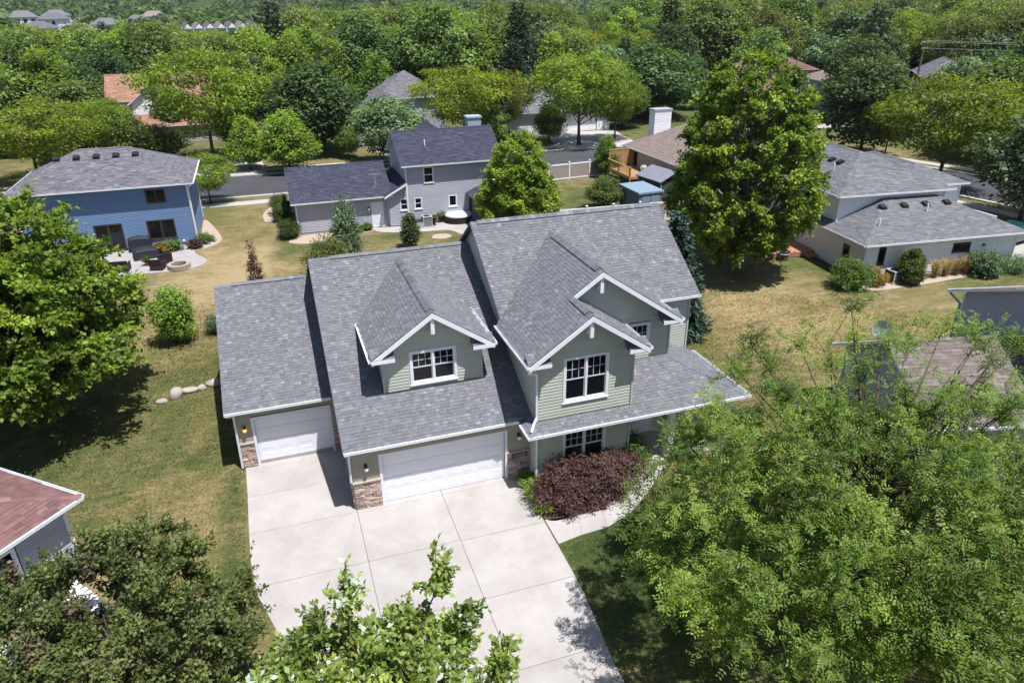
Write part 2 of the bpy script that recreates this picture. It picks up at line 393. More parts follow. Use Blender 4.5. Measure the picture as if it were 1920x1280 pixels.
def glass_mat():
    m, nt, out = new_mat('window_glass')
    b = N(nt, 'ShaderNodeBsdfPrincipled'); b.inputs['Base Color'].default_value = (0.012, 0.013, 0.017, 1)
    b.inputs['Roughness'].default_value = 0.04; b.inputs['IOR'].default_value = 1.5
    tr = N(nt, 'ShaderNodeBsdfTransparent'); tr.inputs[0].default_value = (.75, .78, .8, 1)
    ms = N(nt, 'ShaderNodeMixShader'); ms.inputs[0].default_value = 0.45
    nt.links.new(b.outputs[0], ms.inputs[1]); nt.links.new(tr.outputs[0], ms.inputs[2]); nt.links.new(ms.outputs[0], out.inputs[0])
    return m
M_GLASS = glass_mat()
def lamp_mat(name, col, e):
    m, nt, out = new_mat(name); b = N(nt, 'ShaderNodeBsdfPrincipled'); b.inputs['Base Color'].default_value = (*col, 1)
    b.inputs['Emission Color'].default_value = (*col, 1); b.inputs['Emission Strength'].default_value = e
    b.inputs['Roughness'].default_value = .35; nt.links.new(b.outputs[0], out.inputs[0]); return m
M_LAMP_ON = lamp_mat('lit_amber_lamp', (1.0, 0.42, 0.12), 1.0)
M_LAMP = lamp_mat('frosted_lamp', (0.85, 0.80, 0.68), 0.0)

# ------------------------------------------------------------------ ground: lawn sheet reaching the horizon
def lawn_mat():
    m, nt, out = new_mat('lawn'); L = nt.links
    b = N(nt, 'ShaderNodeBsdfPrincipled'); b.inputs['Roughness'].default_value = 0.95; b.inputs['Specular IOR Level'].default_value = 0.1
    geo = N(nt, 'ShaderNodeNewGeometry')
    at = N(nt, 'ShaderNodeAttribute', attribute_name='dry')
    n1 = N(nt, 'ShaderNodeTexNoise'); n1.inputs['Scale'].default_value = 0.55; n1.inputs['Detail'].default_value = 9; n1.inputs['Roughness'].default_value = .68
    n2 = N(nt, 'ShaderNodeTexNoise'); n2.inputs['Scale'].default_value = 9; n2.inputs['Detail'].default_value = 6; n2.inputs['Roughness'].default_value = .7
    mp = N(nt, 'ShaderNodeMapping'); mp.inputs['Rotation'].default_value = (0, 0, .12); mp.inputs['Scale'].default_value = (0.45, 3.2, 1)
    n3 = N(nt, 'ShaderNodeTexNoise'); n3.inputs['Scale'].default_value = 1.1; n3.inputs['Detail'].default_value = 5
    n5 = N(nt, 'ShaderNodeTexNoise'); n5.inputs['Scale'].default_value = 2.4; n5.inputs['Detail'].default_value = 7; n5.inputs['Roughness'].default_value = .75
    for n in (n1, n2, n5): L.new(geo.outputs['Position'], n.inputs['Vector'])
    L.new(geo.outputs['Position'], mp.inputs[0]); L.new(mp.outputs[0], n3.inputs['Vector'])
    def madd(a, k, c):
        x = N(nt, 'ShaderNodeMath', operation='MULTIPLY_ADD'); L.new(a, x.inputs[0]); x.inputs[1].default_value = k
        if isinstance(c, float): x.inputs[2].default_value = c
        else: L.new(c, x.inputs[2])
        return x.outputs[0]
    f = madd(n1.outputs['Fac'], 1.1, -0.55); f = madd(n3.outputs['Fac'], 0.7, f); f = madd(n2.outputs['Fac'], 1.2, f); f = madd(n5.outputs['Fac'], 1.1, f)
    ad = N(nt, 'ShaderNodeMath', operation='ADD'); L.new(f, ad.inputs[0]); L.new(at.outputs['Fac'], ad.inputs[1])
    sb = N(nt, 'ShaderNodeMath', operation='SUBTRACT'); L.new(ad.outputs[0], sb.inputs[0]); sb.inputs[1].default_value = 1.50
    r = ramp(nt, [(0.0, (0.044, 0.066, 0.020)), (0.3, (0.088, 0.098, 0.034)), (0.55, (0.152, 0.129, 0.056)), (0.8, (0.225, 0.173, 0.090)), (1.0, (0.30, 0.23, 0.13))])
    L.new(sb.outputs[0], r.inputs[0]); L.new(r.outputs[0], b.inputs['Base Color'])
    n4 = N(nt, 'ShaderNodeTexNoise'); n4.inputs['Scale'].default_value = 26; n4.inputs['Detail'].default_value = 6; L.new(geo.outputs['Position'], n4.inputs['Vector'])
    bp = N(nt, 'ShaderNodeBump'); bp.inputs['Strength'].default_value = 0.9; bp.inputs['Distance'].default_value = 0.05
    L.new(n4.outputs['Fac'], bp.inputs['Height']); L.new(bp.outputs[0], b.inputs['Normal'])
    L.new(b.outputs[0], out.inputs[0]); return m
def smooth_noise(x, y, s, seed):
    r = np.random.default_rng(seed); t = np.zeros_like(x)
    for k in range(6):
        a = r.uniform(0, 6.28); ph = r.uniform(0, 6.28); w = s*r.uniform(.6, 1.7)
        t += np.sin(w*(x*math.cos(a)+y*math.sin(a))+ph)
    return t/6
def dryness(x, y):
    d = 0.47+0.10*np.sin(2*np.pi*(x*.83+y*.56)/1.5)*np.exp(-((x+10)/8)**2)*(y < 18)+0.08*np.sin(2*np.pi*(x*.18+y*.98)/1.7)*(x > 15)+0.26*smooth_noise(x, y, .35, 3)+0.22*smooth_noise(x, y, 1.1, 5)
    def g(cx, cy, sx, sy, k): return k*np.exp(-((x-cx)/sx)**2-((y-cy)/sy)**2)
    d = d+g(26, 9, 9, 7, .34)+g(-4.5, 30, 5, 7, .34)+g(0, 41, 4, 7, .20)+g(-6, 24, 4, 8, .30)+g(-8, -1.5, 2.6, 4.2, .34)+g(-5.6, 2.5, 1.3, 3.4, .26)
    d = d-g(-9, 10, 5, 5, .20)-g(-12, 4, 4, 3, .18)-g(-6.2, 5.6, 2.2, 1.0, .38)-g(9.5, -6.5, 3.5, 4, .52)-g(24, 40, 8, 5, .25)-g(9, 33.5, 3, 1.5, .25)-g(-1, 35, 1.6, 4, .30)-g(36, 16, 4, 2, .25)
    edge = np.exp(-(((x+4.25)/.42)**2))*(y < 4.3)*(y > -12)
    d = d-0.42*edge
    path = np.abs((x+4.6)-(y-24)*.24)
    d = d+0.22*np.exp(-(path/0.9)**2)*(y > 16)*(y < 46)
    d = d-.55*np.clip((np.hypot(x-CAM[0], y-CAM[1])-95)/40, 0, 1)
    p2 = np.abs((x+6.9)+(y-4)*-.28); d = d+0.20*np.exp(-(p2/.35)**2)*(y < 9)*(y > -3)
    return d
def far_z(x, y):
    r = np.hypot(x-CAM[0], y-CAM[1]); t = np.clip((r-520)/700, 0, 1)
    return 30*t*t*(3-2*t)
def build_ground():
    fine = np.arange(-46, 78, 0.8); xs = np.concatenate([-np.geomspace(2600, 60, 16), [-52], fine, np.geomspace(86, 2600, 18)])
    finey = np.arange(-22, 76, 0.8); ys = np.concatenate([-np.geomspace(400, 28, 7), finey, np.geomspace(84, 2600, 24)])
    X, Y = np.meshgrid(xs, ys); nx, ny = len(xs), len(ys)
    V = np.stack([X, Y, far_z(X, Y)], -1).reshape(-1, 3)
    i = np.arange(ny-1)[:, None]*nx+np.arange(nx-1)[None]; Fq = np.stack([i, i+1, i+1+nx, i+nx], -1).reshape(-1, 4)
    me = np_mesh('lawn', V, Fq, np.zeros(len(Fq)), lawn_mat())
    a = me.attributes.new('dry', 'FLOAT', 'POINT'); a.data.foreach_set('value', dryness(V[:, 0], V[:, 1]).astype(np.float32))
    return struct(link('lawn', me))
build_ground()

def sheet(name, pts, z, mat, thick=0.06, parent=None):
    """A slab from a 2D outline: real edge down to below the ground."""
    mb = MB(); k = len(pts); n = 0
    if area2(pts) < 0: pts = pts[::-1]
    mb.v = [(p[0], p[1], z) for p in pts]+[(p[0], p[1], z-thick) for p in pts]
    mb.f = [tuple(range(k))]+[(i, k+i, k+(i+1) % k, (i+1) % k) for i in range(k)]; mb.c = [.5]*(k+1)
    return mb.build(name, mat, parent)

# driveway of cast slabs
drive_out = [(-3.93, 4.15), (-3.87, 2.2), (-3.84, 0), (-3.79, -1.6), (-3.62, -3.2), (-3.1, -4.9), (-2.7, -6.4), (-2.5, -16.5), (6.0, -16.5), (6.02, -9.5), (6.32, -6.5), (6.36, -4.2), (6.30, -2.7), (6.4, -1.0), (6.5, 0.35), (0.1, 0.35), (0.1, 4.5), (-3.93, 4.5)]
drive = struct(sheet('driveway', drive_out, 0.012, M_JOINT, 0.05))
def slab(name, poly, z, parent, mat=M_CONC, gap=0.011):
    cx = sum(p[0] for p in poly)/len(poly); cy = sum(p[1] for p in poly)/len(poly)
    q = []
    for p in poly:
        d = math.hypot(p[0]-cx, p[1]-cy); k = max(0, d-gap*1.3)/d; q.append((cx+(p[0]-cx)*k, cy+(p[1]-cy)*k))
    return sheet(name, q, z, mat, 0.03, parent)
# left bay column, middle and right columns, cut to the outline (outline pieces are convex per column)
ccw = [p for p in drive_out]
if area2(ccw) < 0: ccw = ccw[::-1]
colA = [(-0.0, 4.5), (-3.93, 4.5), (-3.93, 4.15), (-3.87, 2.2), (-3.84, 0), (-3.79, -1.6), (-3.62, -3.2), (-3.1, -4.9), (-2.7, -6.4), (-2.5, -16.5), (0.0, -16.5)]
colR = [(3.22, 0.35), (3.22, -16.5), (6.0, -16.5), (6.02, -9.5), (6.32, -6.5), (6.36, -4.2), (6.36, 0.35)]
def strip(poly, y0, y1):
    """cut a polygon to a horizontal band by two half planes"""
    big = 99
    return clip_poly(poly, [(-big, y0), (big, y0), (big, y1), (-big, y1)])
def ycuts(col, ys):
    for a, b in zip(ys[:-1], ys[1:]):
        q = strip(col, b, a)
        if len(q) >= 3: slab('slab', q, 0.02, drive)
ycuts(colA, [4.5, 4.0, 2.12, -0.12, -2.9, -5.7, -8.6, -11.5, -16.5])
ycuts([(0.0, 0.35), (0.0, -16.5), (3.22, -16.5), (3.22, 0.35)], [0.35, -.18, -2.9, -5.78, -8.65, -11.5, -16.5])
ycuts(colR, [0.35, -.18, -2.95, -5.82, -8.7, -11.5, -16.5])
# front walk
walk_b = [(6.40, -4.22), (7.33, -4.05), (8.38, -3.98), (9.6, -3.5), (10.5, -2.83), (11.6, -1.9), (12.3, -1.30)]
walk_t = [(6.40, -2.86), (7.7, -3.02), (8.6, -3.05), (9.4, -2.6), (10.1, -2.05), (10.7, -1.55), (10.9, -1.28)]
walk = struct(sheet('front_walk', walk_b+walk_t[::-1], 0.012, M_JOINT, .05))
for i in range(len(walk_b)-1): slab('slab', [walk_b[i], walk_b[i+1], walk_t[i+1], walk_t[i]], 0.02, walk, gap=.006)

# ------------------------------------------------------------------ windows and doors
def ring(mb, o, u, n, w, h, t, d, c=.5):
    """rectangular frame, outer w x h, member width t, depth d along n, lower-left corner o"""
    z = np.array([0, 0, 1.0]); u, n, o = np.array(u, float), np.array(n, float), np.array(o, float)
    mb.obox(o, u*t, n*d, z*h, c); mb.obox(o+u*(w-t), u*t, n*d, z*h, c)
    mb.obox(o+u*t, u*(w-2*t), n*d, z*t, c); mb.obox(o+u*t+z*(h-t), u*(w-2*t), n*d, z*t, c)
def window(parent, o, u, n, w, h, units=2, trim=0.1, mat=M_WHITE, grid=(3, 2), hung=True, curtain=None):
    """Framed window: o = lower-left outer corner on the wall plane. Children: panes, sashes, muntins."""
    u, n, o, z = np.array(u, float), np.array(n, float), np.array(o, float), np.array([0, 0, 1.0])
    mb = MB(); ring(mb, o-n*.06, u, n, w, h, trim, .10)
    mb.obox(o-u*.03+n*.0402-z*.03, u*(w+.06), n*.03, z*.05)           # sill nose
    iw = (w-2*trim-(units-1)*.075)/units
    for k in range(1, units): mb.obox(o+u*(trim+k*iw+(k-1)*.075)-n*.06+z*trim, u*.075, n*.09, z*(h-2*trim))
    fr = mb.build('window', mat, parent)
    rm = MB(); a = o+u*trim+z*trim-n*.5; rm.obox(a, u*(w-2*trim), n*.02, z*(h-2*trim))
    rm.obox(a+n*.02, u*.01, n*.42, z*(h-2*trim)); rm.obox(a+u*(w-2*trim-.01)+n*.02, u*.01, n*.42, z*(h-2*trim)); rm.obox(a+n*.02+u*.01, u*(w-2*trim-.02), n*.42, z*.01)
    rm.build('room_recess', M_ROOM, fr)
    for k in range(units):
        b = o+u*(trim+k*(iw+.075))+z*trim; ih = h-2*trim
        halves = [(0, ih/2), (ih/2, ih/2)] if hung else [(0, ih)]
        for j, (zz, hh) in enumerate(halves):
            dep = -.045 if (j == 0 and hung) else -.025
            s = MB(); ring(s, b+z*zz+n*dep, u, n, iw, hh, .035, .02); s.build('sash', mat, fr)
            g = MB(); g.obox(b+z*(zz+.03)+u*.03+n*(dep+.006), u*(iw-.06), n*.005, z*(hh-.06)); g.build('pane', M_GLASS, fr)
            if grid and (j == 1 or not hung):
                q = MB()
                for a_ in range(1, grid[0]): q.obox(b+u*(iw*a_/grid[0]-.008)+z*(zz+.035)+n*(dep+.012), u*.016, n*.006, z*(hh-.07))
                for a_ in range(1, grid[1]): q.obox(b+u*.035+z*(zz+hh*a_/grid[1]-.008)+n*(dep+.0125), u*(iw-.07), n*.006, z*.016)
                q.build('muntin', mat, fr)
    if curtain:
        for c0, c1 in curtain:
            cm = MB(); kk = 10
            for i in range(kk):
                x0, x1 = c0+(c1-c0)*i/kk, c0+(c1-c0)*(i+1)/kk; d0 = .03*(i % 2); d1 = .03*((i+1) % 2)
                p0, p1 = o+u*x0-n*(.12+d0)+z*trim, o+u*x1-n*(.12+d1)+z*trim
                cm.quad(p0, p1, p1+z*(h-2*trim), p0+z*(h-2*trim))
            cm.build('curtain', M_CURTAIN, fr)
    return fr
def slab_door(parent, o, u, n, w, h, mat=M_WHITE, name='door'):
    u, n, o, z = np.array(u, float), np.array(n, float), np.array(o, float), np.array([0, 0, 1.0])
    mb = MB(); ring(mb, o-u*.09, u, n, w+.18, h+.09, .09, .045); mb.obox(o+n*.005, u*w, n*.02, z*h)
    d = mb.build(name, mat, parent)
    for (a, b) in ((.12, .38), (.56, .36)):
        for s in (0, 1):
            p = MB(); p.obox(o+u*(w*(.12+.42*s))+z*h*a+n*.0252, u*w*.34, n*.012, z*h*b); p.build('panel', mat, d)
    k = MB(); k.obox(o+u*w*.90+z*.95+n*.0251, u*.05, n*.06, z*.05); k.build('handle', M_BLACK, d)
    return d
def garage_door(parent, o, u, n, w, h, cols):
    u, n, o, z = np.array(u, float), np.array(n, float), np.array(o, float), np.array([0, 0, 1.0])
    fm = MB(); t = .1; fm.obox(o-u*t-n*.05, u*t, n*.08, z*(h+t)); fm.obox(o+u*w-n*.05, u*t, n*.08, z*(h+t)); fm.obox(o+z*h-n*.05, u*w, n*.08, z*t)
    d = fm.build('garage_door', M_WHITE, parent)
    sh = h/4
    for k in range(4):
        mb = MB(); a = o+z*(k*sh+.006)-n*.16; mb.obox(a, u*w, n*.04, z*(sh-.012))
        cw = w/cols
        for c in range(cols):      # raised panels with a bevelled rim
            b = a+n*.04+u*(c*cw+.09)+z*.085; ww, hh = cw-.18, sh-.17
            i0 = [b, b+u*ww, b+u*ww+z*hh, b+z*hh]; e = .03
            i1 = [b+u*e+z*e+n*.008, b+u*(ww-e)+z*e+n*.008, b+u*(ww-e)+z*(hh-e)+n*.008, b+u*e+z*(hh-e)+n*.008]
            mb.quad(*i1)
            for q in range(4): mb.quad(i0[q], i0[(q+1) % 4], i1[(q+1) % 4], i1[q])
        mb.build('door_section', M_DOOR, d)
    s = MB(); s.obox(o-n*.17+z*.001, u*w, n*.05, z*.012); s.build('bottom_seal', M_BLACK, d)
    return d
STONE_MESHES = []
for i in range(14):
    r2 = random.Random(i); mb = MB(); j = lambda s: r2.uniform(-s, s)
    bk = [(0, 0, 0), (1, 0, 0), (1, 0, 1), (0, 0, 1)]
    fr_ = [(.04+j(.03), -1+j(.25), .07+j(.05)), (.96+j(.03), -1+j(.25), .07+j(.05)), (.96+j(.03), -1+j(.25), .93+j(.05)), (.04+j(.03), -1+j(.25), .93+j(.05))]
    md = (.5+j(.2), -1.12+j(.2), .5+j(.2))
    n0 = len(mb.v); mb.v += bk+fr_+[md]
    for q in range(4):
        mb.f.append((q, (q+1) % 4, 4+(q+1) % 4, 4+q)); mb.f.append((4+q, 4+(q+1) % 4, 8)); mb.c += [.5, .5]
    STONE_MESHES.append(mb.mesh('stone', M_STONE))
def stone_veneer(parent, o, ang, w, h, seed, cap=True):
    """Stacked ledge stones on a mortar backing; face looks along local -Y."""
    r2 = random.Random(seed)
    bk = MB(); bk.box(0, -.012, 0, w, .05, h); b = bk.build('stone_veneer', M_MORTAR, parent); b.location = o; b.rotation_euler = (0, 0, ang)
    z = 0.01
    while z < h-.03:
        rh = min(r2.uniform(.055, .115), h-z); x = 0.0
        while x < w-.02:
            ww = min(r2.uniform(.14, .42), w-x)
            if w-x-ww < .08: ww = w-x
            s = link('stone', r2.choice(STONE_MESHES), b); s.location = (x+.004, -.0115, z+.003); s.scale = (ww-.008, r2.uniform(.025, .05), rh-.007)
            x += ww
        z += rh
    if cap:
        c = MB(); c.box(-.02, -.085, h+.001, w+.02, .05, h+.065); c.build('stone_cap', M_CAP, b)
    return b
def lantern(parent, o, lit, ang=0.0):
    m = MB(); m.box(-.055, -.012, -.09, .055, 0.0, .1); m.box(-.02, -.12, .05, .02, -.012, .08); m.lathe([(0.001, .12), (.05, .09), (.075, .03), (.07, .02)], (0, -.14, 0), 10)
    a = m.build('wall_lantern', M_BLACK, parent); a.location = o; a.rotation_euler = (0, 0, ang)
    g = MB(); g.lathe([(.001, -.13), (.055, -.12), (.075, -.06), (.06, .018), (.001, .02)], (0, -.14, 0), 12); g.build('lamp_glass', M_LAMP_ON if lit else M_LAMP, a, True)
# ------------------------------------------------------------------ the main house
X3, Y3, Z3 = np.array([1., 0, 0]), np.array([0, 1., 0]), np.array([0, 0, 1.])
house = thing('house', 'sage green house with grey shingle roofs, three-car garage and concrete driveway', 'house')
rr = random.Random(3)
roof_deck = MB(); caps = MB()
def plane_part(name, pts, up, parent):
    mb = MB(); roof_plane(mb, pts, up, rnd=rr, deck=roof_deck); return mb
SA, SB, SC, SG = .497, .516, .69, .677
planes = []
# A: third bay
ax0, ax1 = -4.29, -0.0; ay0, az0, ayr = 3.88, 2.80, 10.02; azr = az0+SA*(ayr-ay0); ayb = 2*ayr-ay0
planes += [([(ax0, ay0, az0), (ax1, ay0, az0), (ax1, ayr, azr), (ax0, ayr, azr)], (0, 1)), ([(ax0, ayb, az0), (ax1, ayb, az0), (ax1, ayr, azr), (ax0, ayr, azr)], (0, -1))]
# B: two-car garage with rooms over
bx0, bx1 = -0.24, 6.85; by0, bz0, byr = -0.345, 2.80, 8.17; bzr = bz0+SB*(byr-by0); byb = 2*byr-by0
planes += [([(bx0, by0, bz0), (bx1, by0, bz0), (bx1, byr, bzr), (bx0, byr, bzr)], (0, 1)), ([(bx0, byb, bz0), (bx1, byb, bz0), (bx1, byr, bzr), (bx0, byr, bzr)], (0, -1))]
# C: tall block
cx0, cx1 = 6.60, 15.62; cy0, cz0, cyr = 2.56, 5.54, 6.83; czr = cz0+SC*(cyr-cy0); cyb = 2*cyr-cy0
planes += [([(cx0, cy0, cz0), (cx1, cy0, cz0), (cx1, cyr, czr), (cx0, cyr, czr)], (0, 1)), ([(cx0, cyb, cz0), (cx1, cyb, cz0), (cx1, cyr, czr), (cx0, cyr, czr)], (0, -1))]
# D: front cross gable, E: lower gable in front of it sharing the left slope
gl, ez = 6.35, 5.50; dpx = 9.97; dz = ez+SG*(dpx-gl); dr = 2*dpx-gl; dyf = 0.57; dyb = cy0+(dz-cz0)/SC+.15
epx = 8.74; ezp = ez+SG*(epx-gl); er = 2*epx-gl; eyf = -1.315
planes += [([(gl, eyf, ez), (gl, dyf, ez), (epx, dyf, ezp), (epx, eyf, ezp)], (1, 0)),
           ([(gl, dyf, ez), (gl, 2.50, ez), (dpx, dyb, dz), (dpx, dyf, dz)], (1, 0)),
           ([(dr, dyf, ez), (dr, 2.50, ez), (dpx, dyb, dz), (dpx, dyf, dz)], (-1, 0)),
           ([(er, eyf, ez), (er, 1.06, ez), (epx, 1.06, ezp), (epx, eyf, ezp)], (-1, 0))]
# dormer on B
ml, mr_, mpx, mez, mpz, myf = 1.20, 5.87, 3.535, 5.43, 7.00, 1.16; SM = (mpz-mez)/(mpx-ml)
on_b = lambda z: by0+(z-bz0)/SB
planes += [([(ml, myf, mez), (ml, on_b(mez)+.1, mez), (mpx, on_b(mpz)+.1, mpz), (mpx, myf, mpz)], (1, 0)),
           ([(mr_, myf, mez), (mr_, on_b(mez)+.1, mez), (mpx, on_b(mpz)+.1, mpz), (mpx, myf, mpz)], (-1, 0))]
# porch roof with hips
SP, py0, pz0, px1 = .45, -1.40, 2.674, 15.70
planes += [([(gl, py0, pz0), (px1, py0, pz0), (px1-2.47, 1.07, pz0+SP*2.47), (8.82, 1.07, pz0+SP*2.47)], (0, 1)),
           ([(px1, py0, pz0), (px1, 2.89, pz0), (px1-2.47, 2.89, pz0+SP*2.47), (px1-2.47, 1.07, pz0+SP*2.47)], (-1, 0)),
           ([(gl, py0, pz0), (gl, -.30, pz0), (6.84, -.30, pz0+SP*.49), (6.84, py0+.49, pz0+SP*.49)], (1, 0))]
# eave returns at the foot of each front gable
def ret(x0, x1, yw, z): return ([(x0, yw-.50, z), (x1, yw-.50, z), (x1, yw-.02, z+.30), (x0, yw-.02, z+.30)], (0, 1))
returns = [(gl, gl+.86, -.815, ez), (er-.86, er, -.815, ez), (dr-.86, dr, 1.07, ez), (ml, ml+.86, 1.61, mez), (mr_-.86, mr_, 1.61, mez)]
laid = [plane_part('shingles', pts, up, None) for pts, up in planes]+[plane_part('shingles', *ret(x0, x1, yw, z-.005), None) for x0, x1, yw, z in returns]
roof = roof_deck.build('roof', M_FLASH, house)
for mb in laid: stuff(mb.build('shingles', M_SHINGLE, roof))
for a, b, s in (((ax0, ayr, azr), (ax1, ayr, azr), SA), ((bx0, byr, bzr), (bx1, byr, bzr), SB), ((cx0, cyr, czr), (cx1, cyr, czr), SC),
                ((dpx, dyf, dz), (dpx, dyb, dz), SG), ((epx, eyf, ezp), (epx, dyf+.25, ezp), SG), ((mpx, myf, mpz), (mpx, on_b(mpz), mpz), SM)):
    ridge_caps(caps, a, b, slope=s, rnd=rr, lift=.012)
ridge_caps(caps, (px1, py0, pz0), (px1-2.47, 1.07, pz0+SP*2.47), slope=.3, rnd=rr, lift=.012, w=.13)
ridge_caps(caps, (gl, py0, pz0), (6.84, py0+.49, pz0+SP*.49), slope=.3, rnd=rr, lift=.012, w=.11)
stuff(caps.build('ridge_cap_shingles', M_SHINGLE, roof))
vents = MB()                                            # raised ridge vents
for a, b, s in (((ax0+.7, ayr, azr), (ax1-.5, ayr, azr), SA), ((bx0+.9, byr, bzr), (bx1-.2, byr, bzr), SB), ((cx0+.3, cyr, czr), (cx1-.4, cyr, czr), SC),
                ((dpx, dyf+.35, dz), (dpx, dyb-.7, dz), SG), ((mpx, myf+.3, mpz), (mpx, on_b(mpz)-.6, mpz), SM), ((epx, eyf+.35, ezp), (epx, dyf-.15, ezp), SG)):
    a, b = np.array(a), np.array(b); d = (b-a)/np.linalg.norm(b-a); sdv = np.cross(d, Z3); w_ = .15
    vb = MB()
    for sg in (-1, 1): vb.obox(a+Z3*.018, d*np.linalg.norm(b-a), sdv*sg*w_-Z3*s*w_, Z3*.032)
    vb.build('ridge_vent', M_FLASH, roof)
    ridge_caps(vents, a+Z3*.05, b+Z3*.05, slope=s, rnd=rr, lift=.004, w=.17)
stuff(vents.build('vent_cap_shingles', M_SHINGLE, roof))
# gutters, fascia, rakes
gut = lambda a, b, out: (lambda m: (gutter(m, a, b, out), m.build('gutter', M_WHITE, house)))(MB())
gz = .012
gut((ax0, ay0+.01, az0+gz), (bx0-.005, ay0+.01, az0+gz), (0, -1)); gut((bx0, by0+.01, bz0+gz), (6.24, by0+.01, bz0+gz), (0, -1))
gut((dr+.02, cy0+.01, cz0+gz), (cx1, cy0+.01, cz0+gz), (0, -1))
gut((gl+.01, eyf-.03, ez+gz), (gl+.01, 2.5, ez+gz), (-1, 0)); gut((er-.01, eyf, ez+gz), (er-.01, 1.05, ez+gz), (1, 0)); gut((dr-.01, dyf, ez+gz), (dr-.01, 2.5, ez+gz), (1, 0))
gut((ml+.01, myf, mez+gz), (ml+.01, on_b(mez)-.02, mez+gz), (-1, 0)); gut((mr_-.01, myf, mez+gz), (mr_-.01, on_b(mez)-.02, mez+gz), (1, 0))
gut((gl-.1, py0+.01, pz0+gz), (px1+.1, py0+.01, pz0+gz), (0, -1)); gut((px1-.01, py0+.011, pz0+gz), (px1-.01, 2.88, pz0+gz), (1, 0)); gut((gl+.01, py0+.011, pz0+gz), (gl+.01, -.47, pz0+gz), (-1, 0))
for x0, x1, yw, z in returns:
    m = MB(); m.box(x0, yw-.525, z-.13, x1, yw-.501, z-.002); m.box(x0+.005, yw-.50, z-.125, x1-.005, yw-.03, z-.095); m.build('return_fascia', M_WHITE, house)
M_RAKE = surf('shaded_rake', (.13, .135, .15), None, .6, 5)  # white side rakes toned dark grey: their shade is put into the colour
def rake(a, b, w=.19, t=.03, out=(0, -1, 0), mat=M_WHITE):
    a, b, out = np.array(a, float), np.array(b, float), np.array(out, float); m = MB(); d = b-a
    m.obox(a+out*.002-Z3*w, d, out*t, Z3*w); m.build('rake_board', mat, house)
for (x0, xp, x1, y, z0, zp) in ((gl, epx, er, eyf, ez, ezp), (ml, mpx, mr_, myf, mez, mpz)):
    rake((x0+.02, y, z0-.02), (xp, y, zp-.02)); rake((xp+.0005, y, zp-.02), (x1-.02, y, z0-.02))
rake((epx-.2, dyf, ez+SG*(epx-.2-gl)-.02), (dpx, dyf, dz-.02)); rake((dpx+.0005, dyf, dz-.02), (dr-.02, dyf, ez-.02))
for x, y0_, z0_, y1_, z1_ in ((ax0, ay0, az0, ayr, azr), (bx0, by0, bz0, byr, bzr), (cx0, cy0, cz0, cyr, czr)):
    rake((x, y0_, z0_-.02), (x, y1_, z1_-.02), .12, .02, (-1, 0, 0), M_RAKE); rake((x, 2*y1_-y0_, z0_-.02), (x, y1_+.0005, z1_-.02), .12, .02, (-1, 0, 0), M_RAKE)
for x, y0_, z0_, y1_, z1_ in ((cx1, cy0, cz0, cyr, czr),): rake((x, y0_, z0_-.02), (x, y1_, z1_-.02), .12, .02, (1, 0, 0), M_RAKE); rake((x, 2*y1_-y0_, z0_-.02), (x, y1_+.0005, z1_-.02), .12, .02, (1, 0, 0), M_RAKE)
for q in ((ax0+.05, ay0+.03, az0-.12, -.01, 4.2, az0-.10), (bx0+.05, by0+.03, bz0-.12, 6.83, -.01, bz0-.10), (gl+.1, py0+.03, pz0-.12, px1-.02, 1.05, pz0-.10), (cx0+.05, cy0+.03, cz0-.12, cx1-.05, 2.88, cz0-.10), (gl+.03, eyf+.05, ez-.123, 6.83, 2.4, ez-.105)):
    sf = MB(); sf.box(*q); sf.build('soffit', M_WHITE, house)
for (xp, yf, zp, yw) in ((epx, eyf, ezp, -.815), (dpx, dyf, dz, 1.07), (mpx, myf, mpz, 1.61)):  # peak brackets
    m = MB(); m.box(xp-.07, yf+.034, zp-.86, xp+.07, yf+.16, zp-.16); m.box(xp-.05, yf+.161, zp-.36, xp+.05, yw-.021, zp-.24); m.beam((xp, yw-.05, zp-.85), (xp, yf+.15, zp-.4), .08, .08, up=(1, 0, 0)); m.build('gable_bracket', M_WHITE, house)

# wall cores and siding
core = MB()
def gable_prism(mb, x0, x1, y0, y1, z0, ze, zp, axis):   # walls up to the slopes, axis along which the ridge runs
    if axis == 'x':
        ym = (y0+y1)/2; s = [(y0, z0), (y1, z0), (y1, ze), (ym, zp), (y0, ze)]; A = [(x0, a, b) for a, b in s]; B = [(x1, a, b) for a, b in s]
    else:
        xm = (x0+x1)/2; s = [(x0, z0), (x1, z0), (x1, ze), (xm, zp), (x0, ze)]; A = [(a, y0, b) for a, b in s]; B = [(a, y1, b) for a, b in s]
    n = len(mb.v); mb.v += A+B; k = 5; mb.f += [tuple(range(n, n+k)), tuple(range(n+2*k-1, n+k-1, -1))]+[(n+i, n+k+i, n+k+(i+1) % k, n+(i+1) % k) for i in range(k)]; mb.c += [.5]*7
ins = .12
gable_prism(core, -3.95, 0.0, 4.70, 15.82, 0, az0+.1, azr-ins, 'x')
gable_prism(core, 0.003, 6.84, 0.60, 15.74, 0, bz0+.1, bzr-ins, 'x')
gable_prism(core, 6.85, 15.30, 2.95, 10.71, 0, cz0+.02, czr-ins, 'x')
core.build('wall_core', M_WALL_IN, house)
core2 = MB(); 
core2.box(6.86, -.30, 0.0, 10.67, 1.6, 5.45); core2.box(6.87, 1.60, 0.0, 13.26, 3.0, 5.44)
core2.build('wall_core', M_WALL_IN, house)
def skin(mb, pts): mb.quad(*pts)
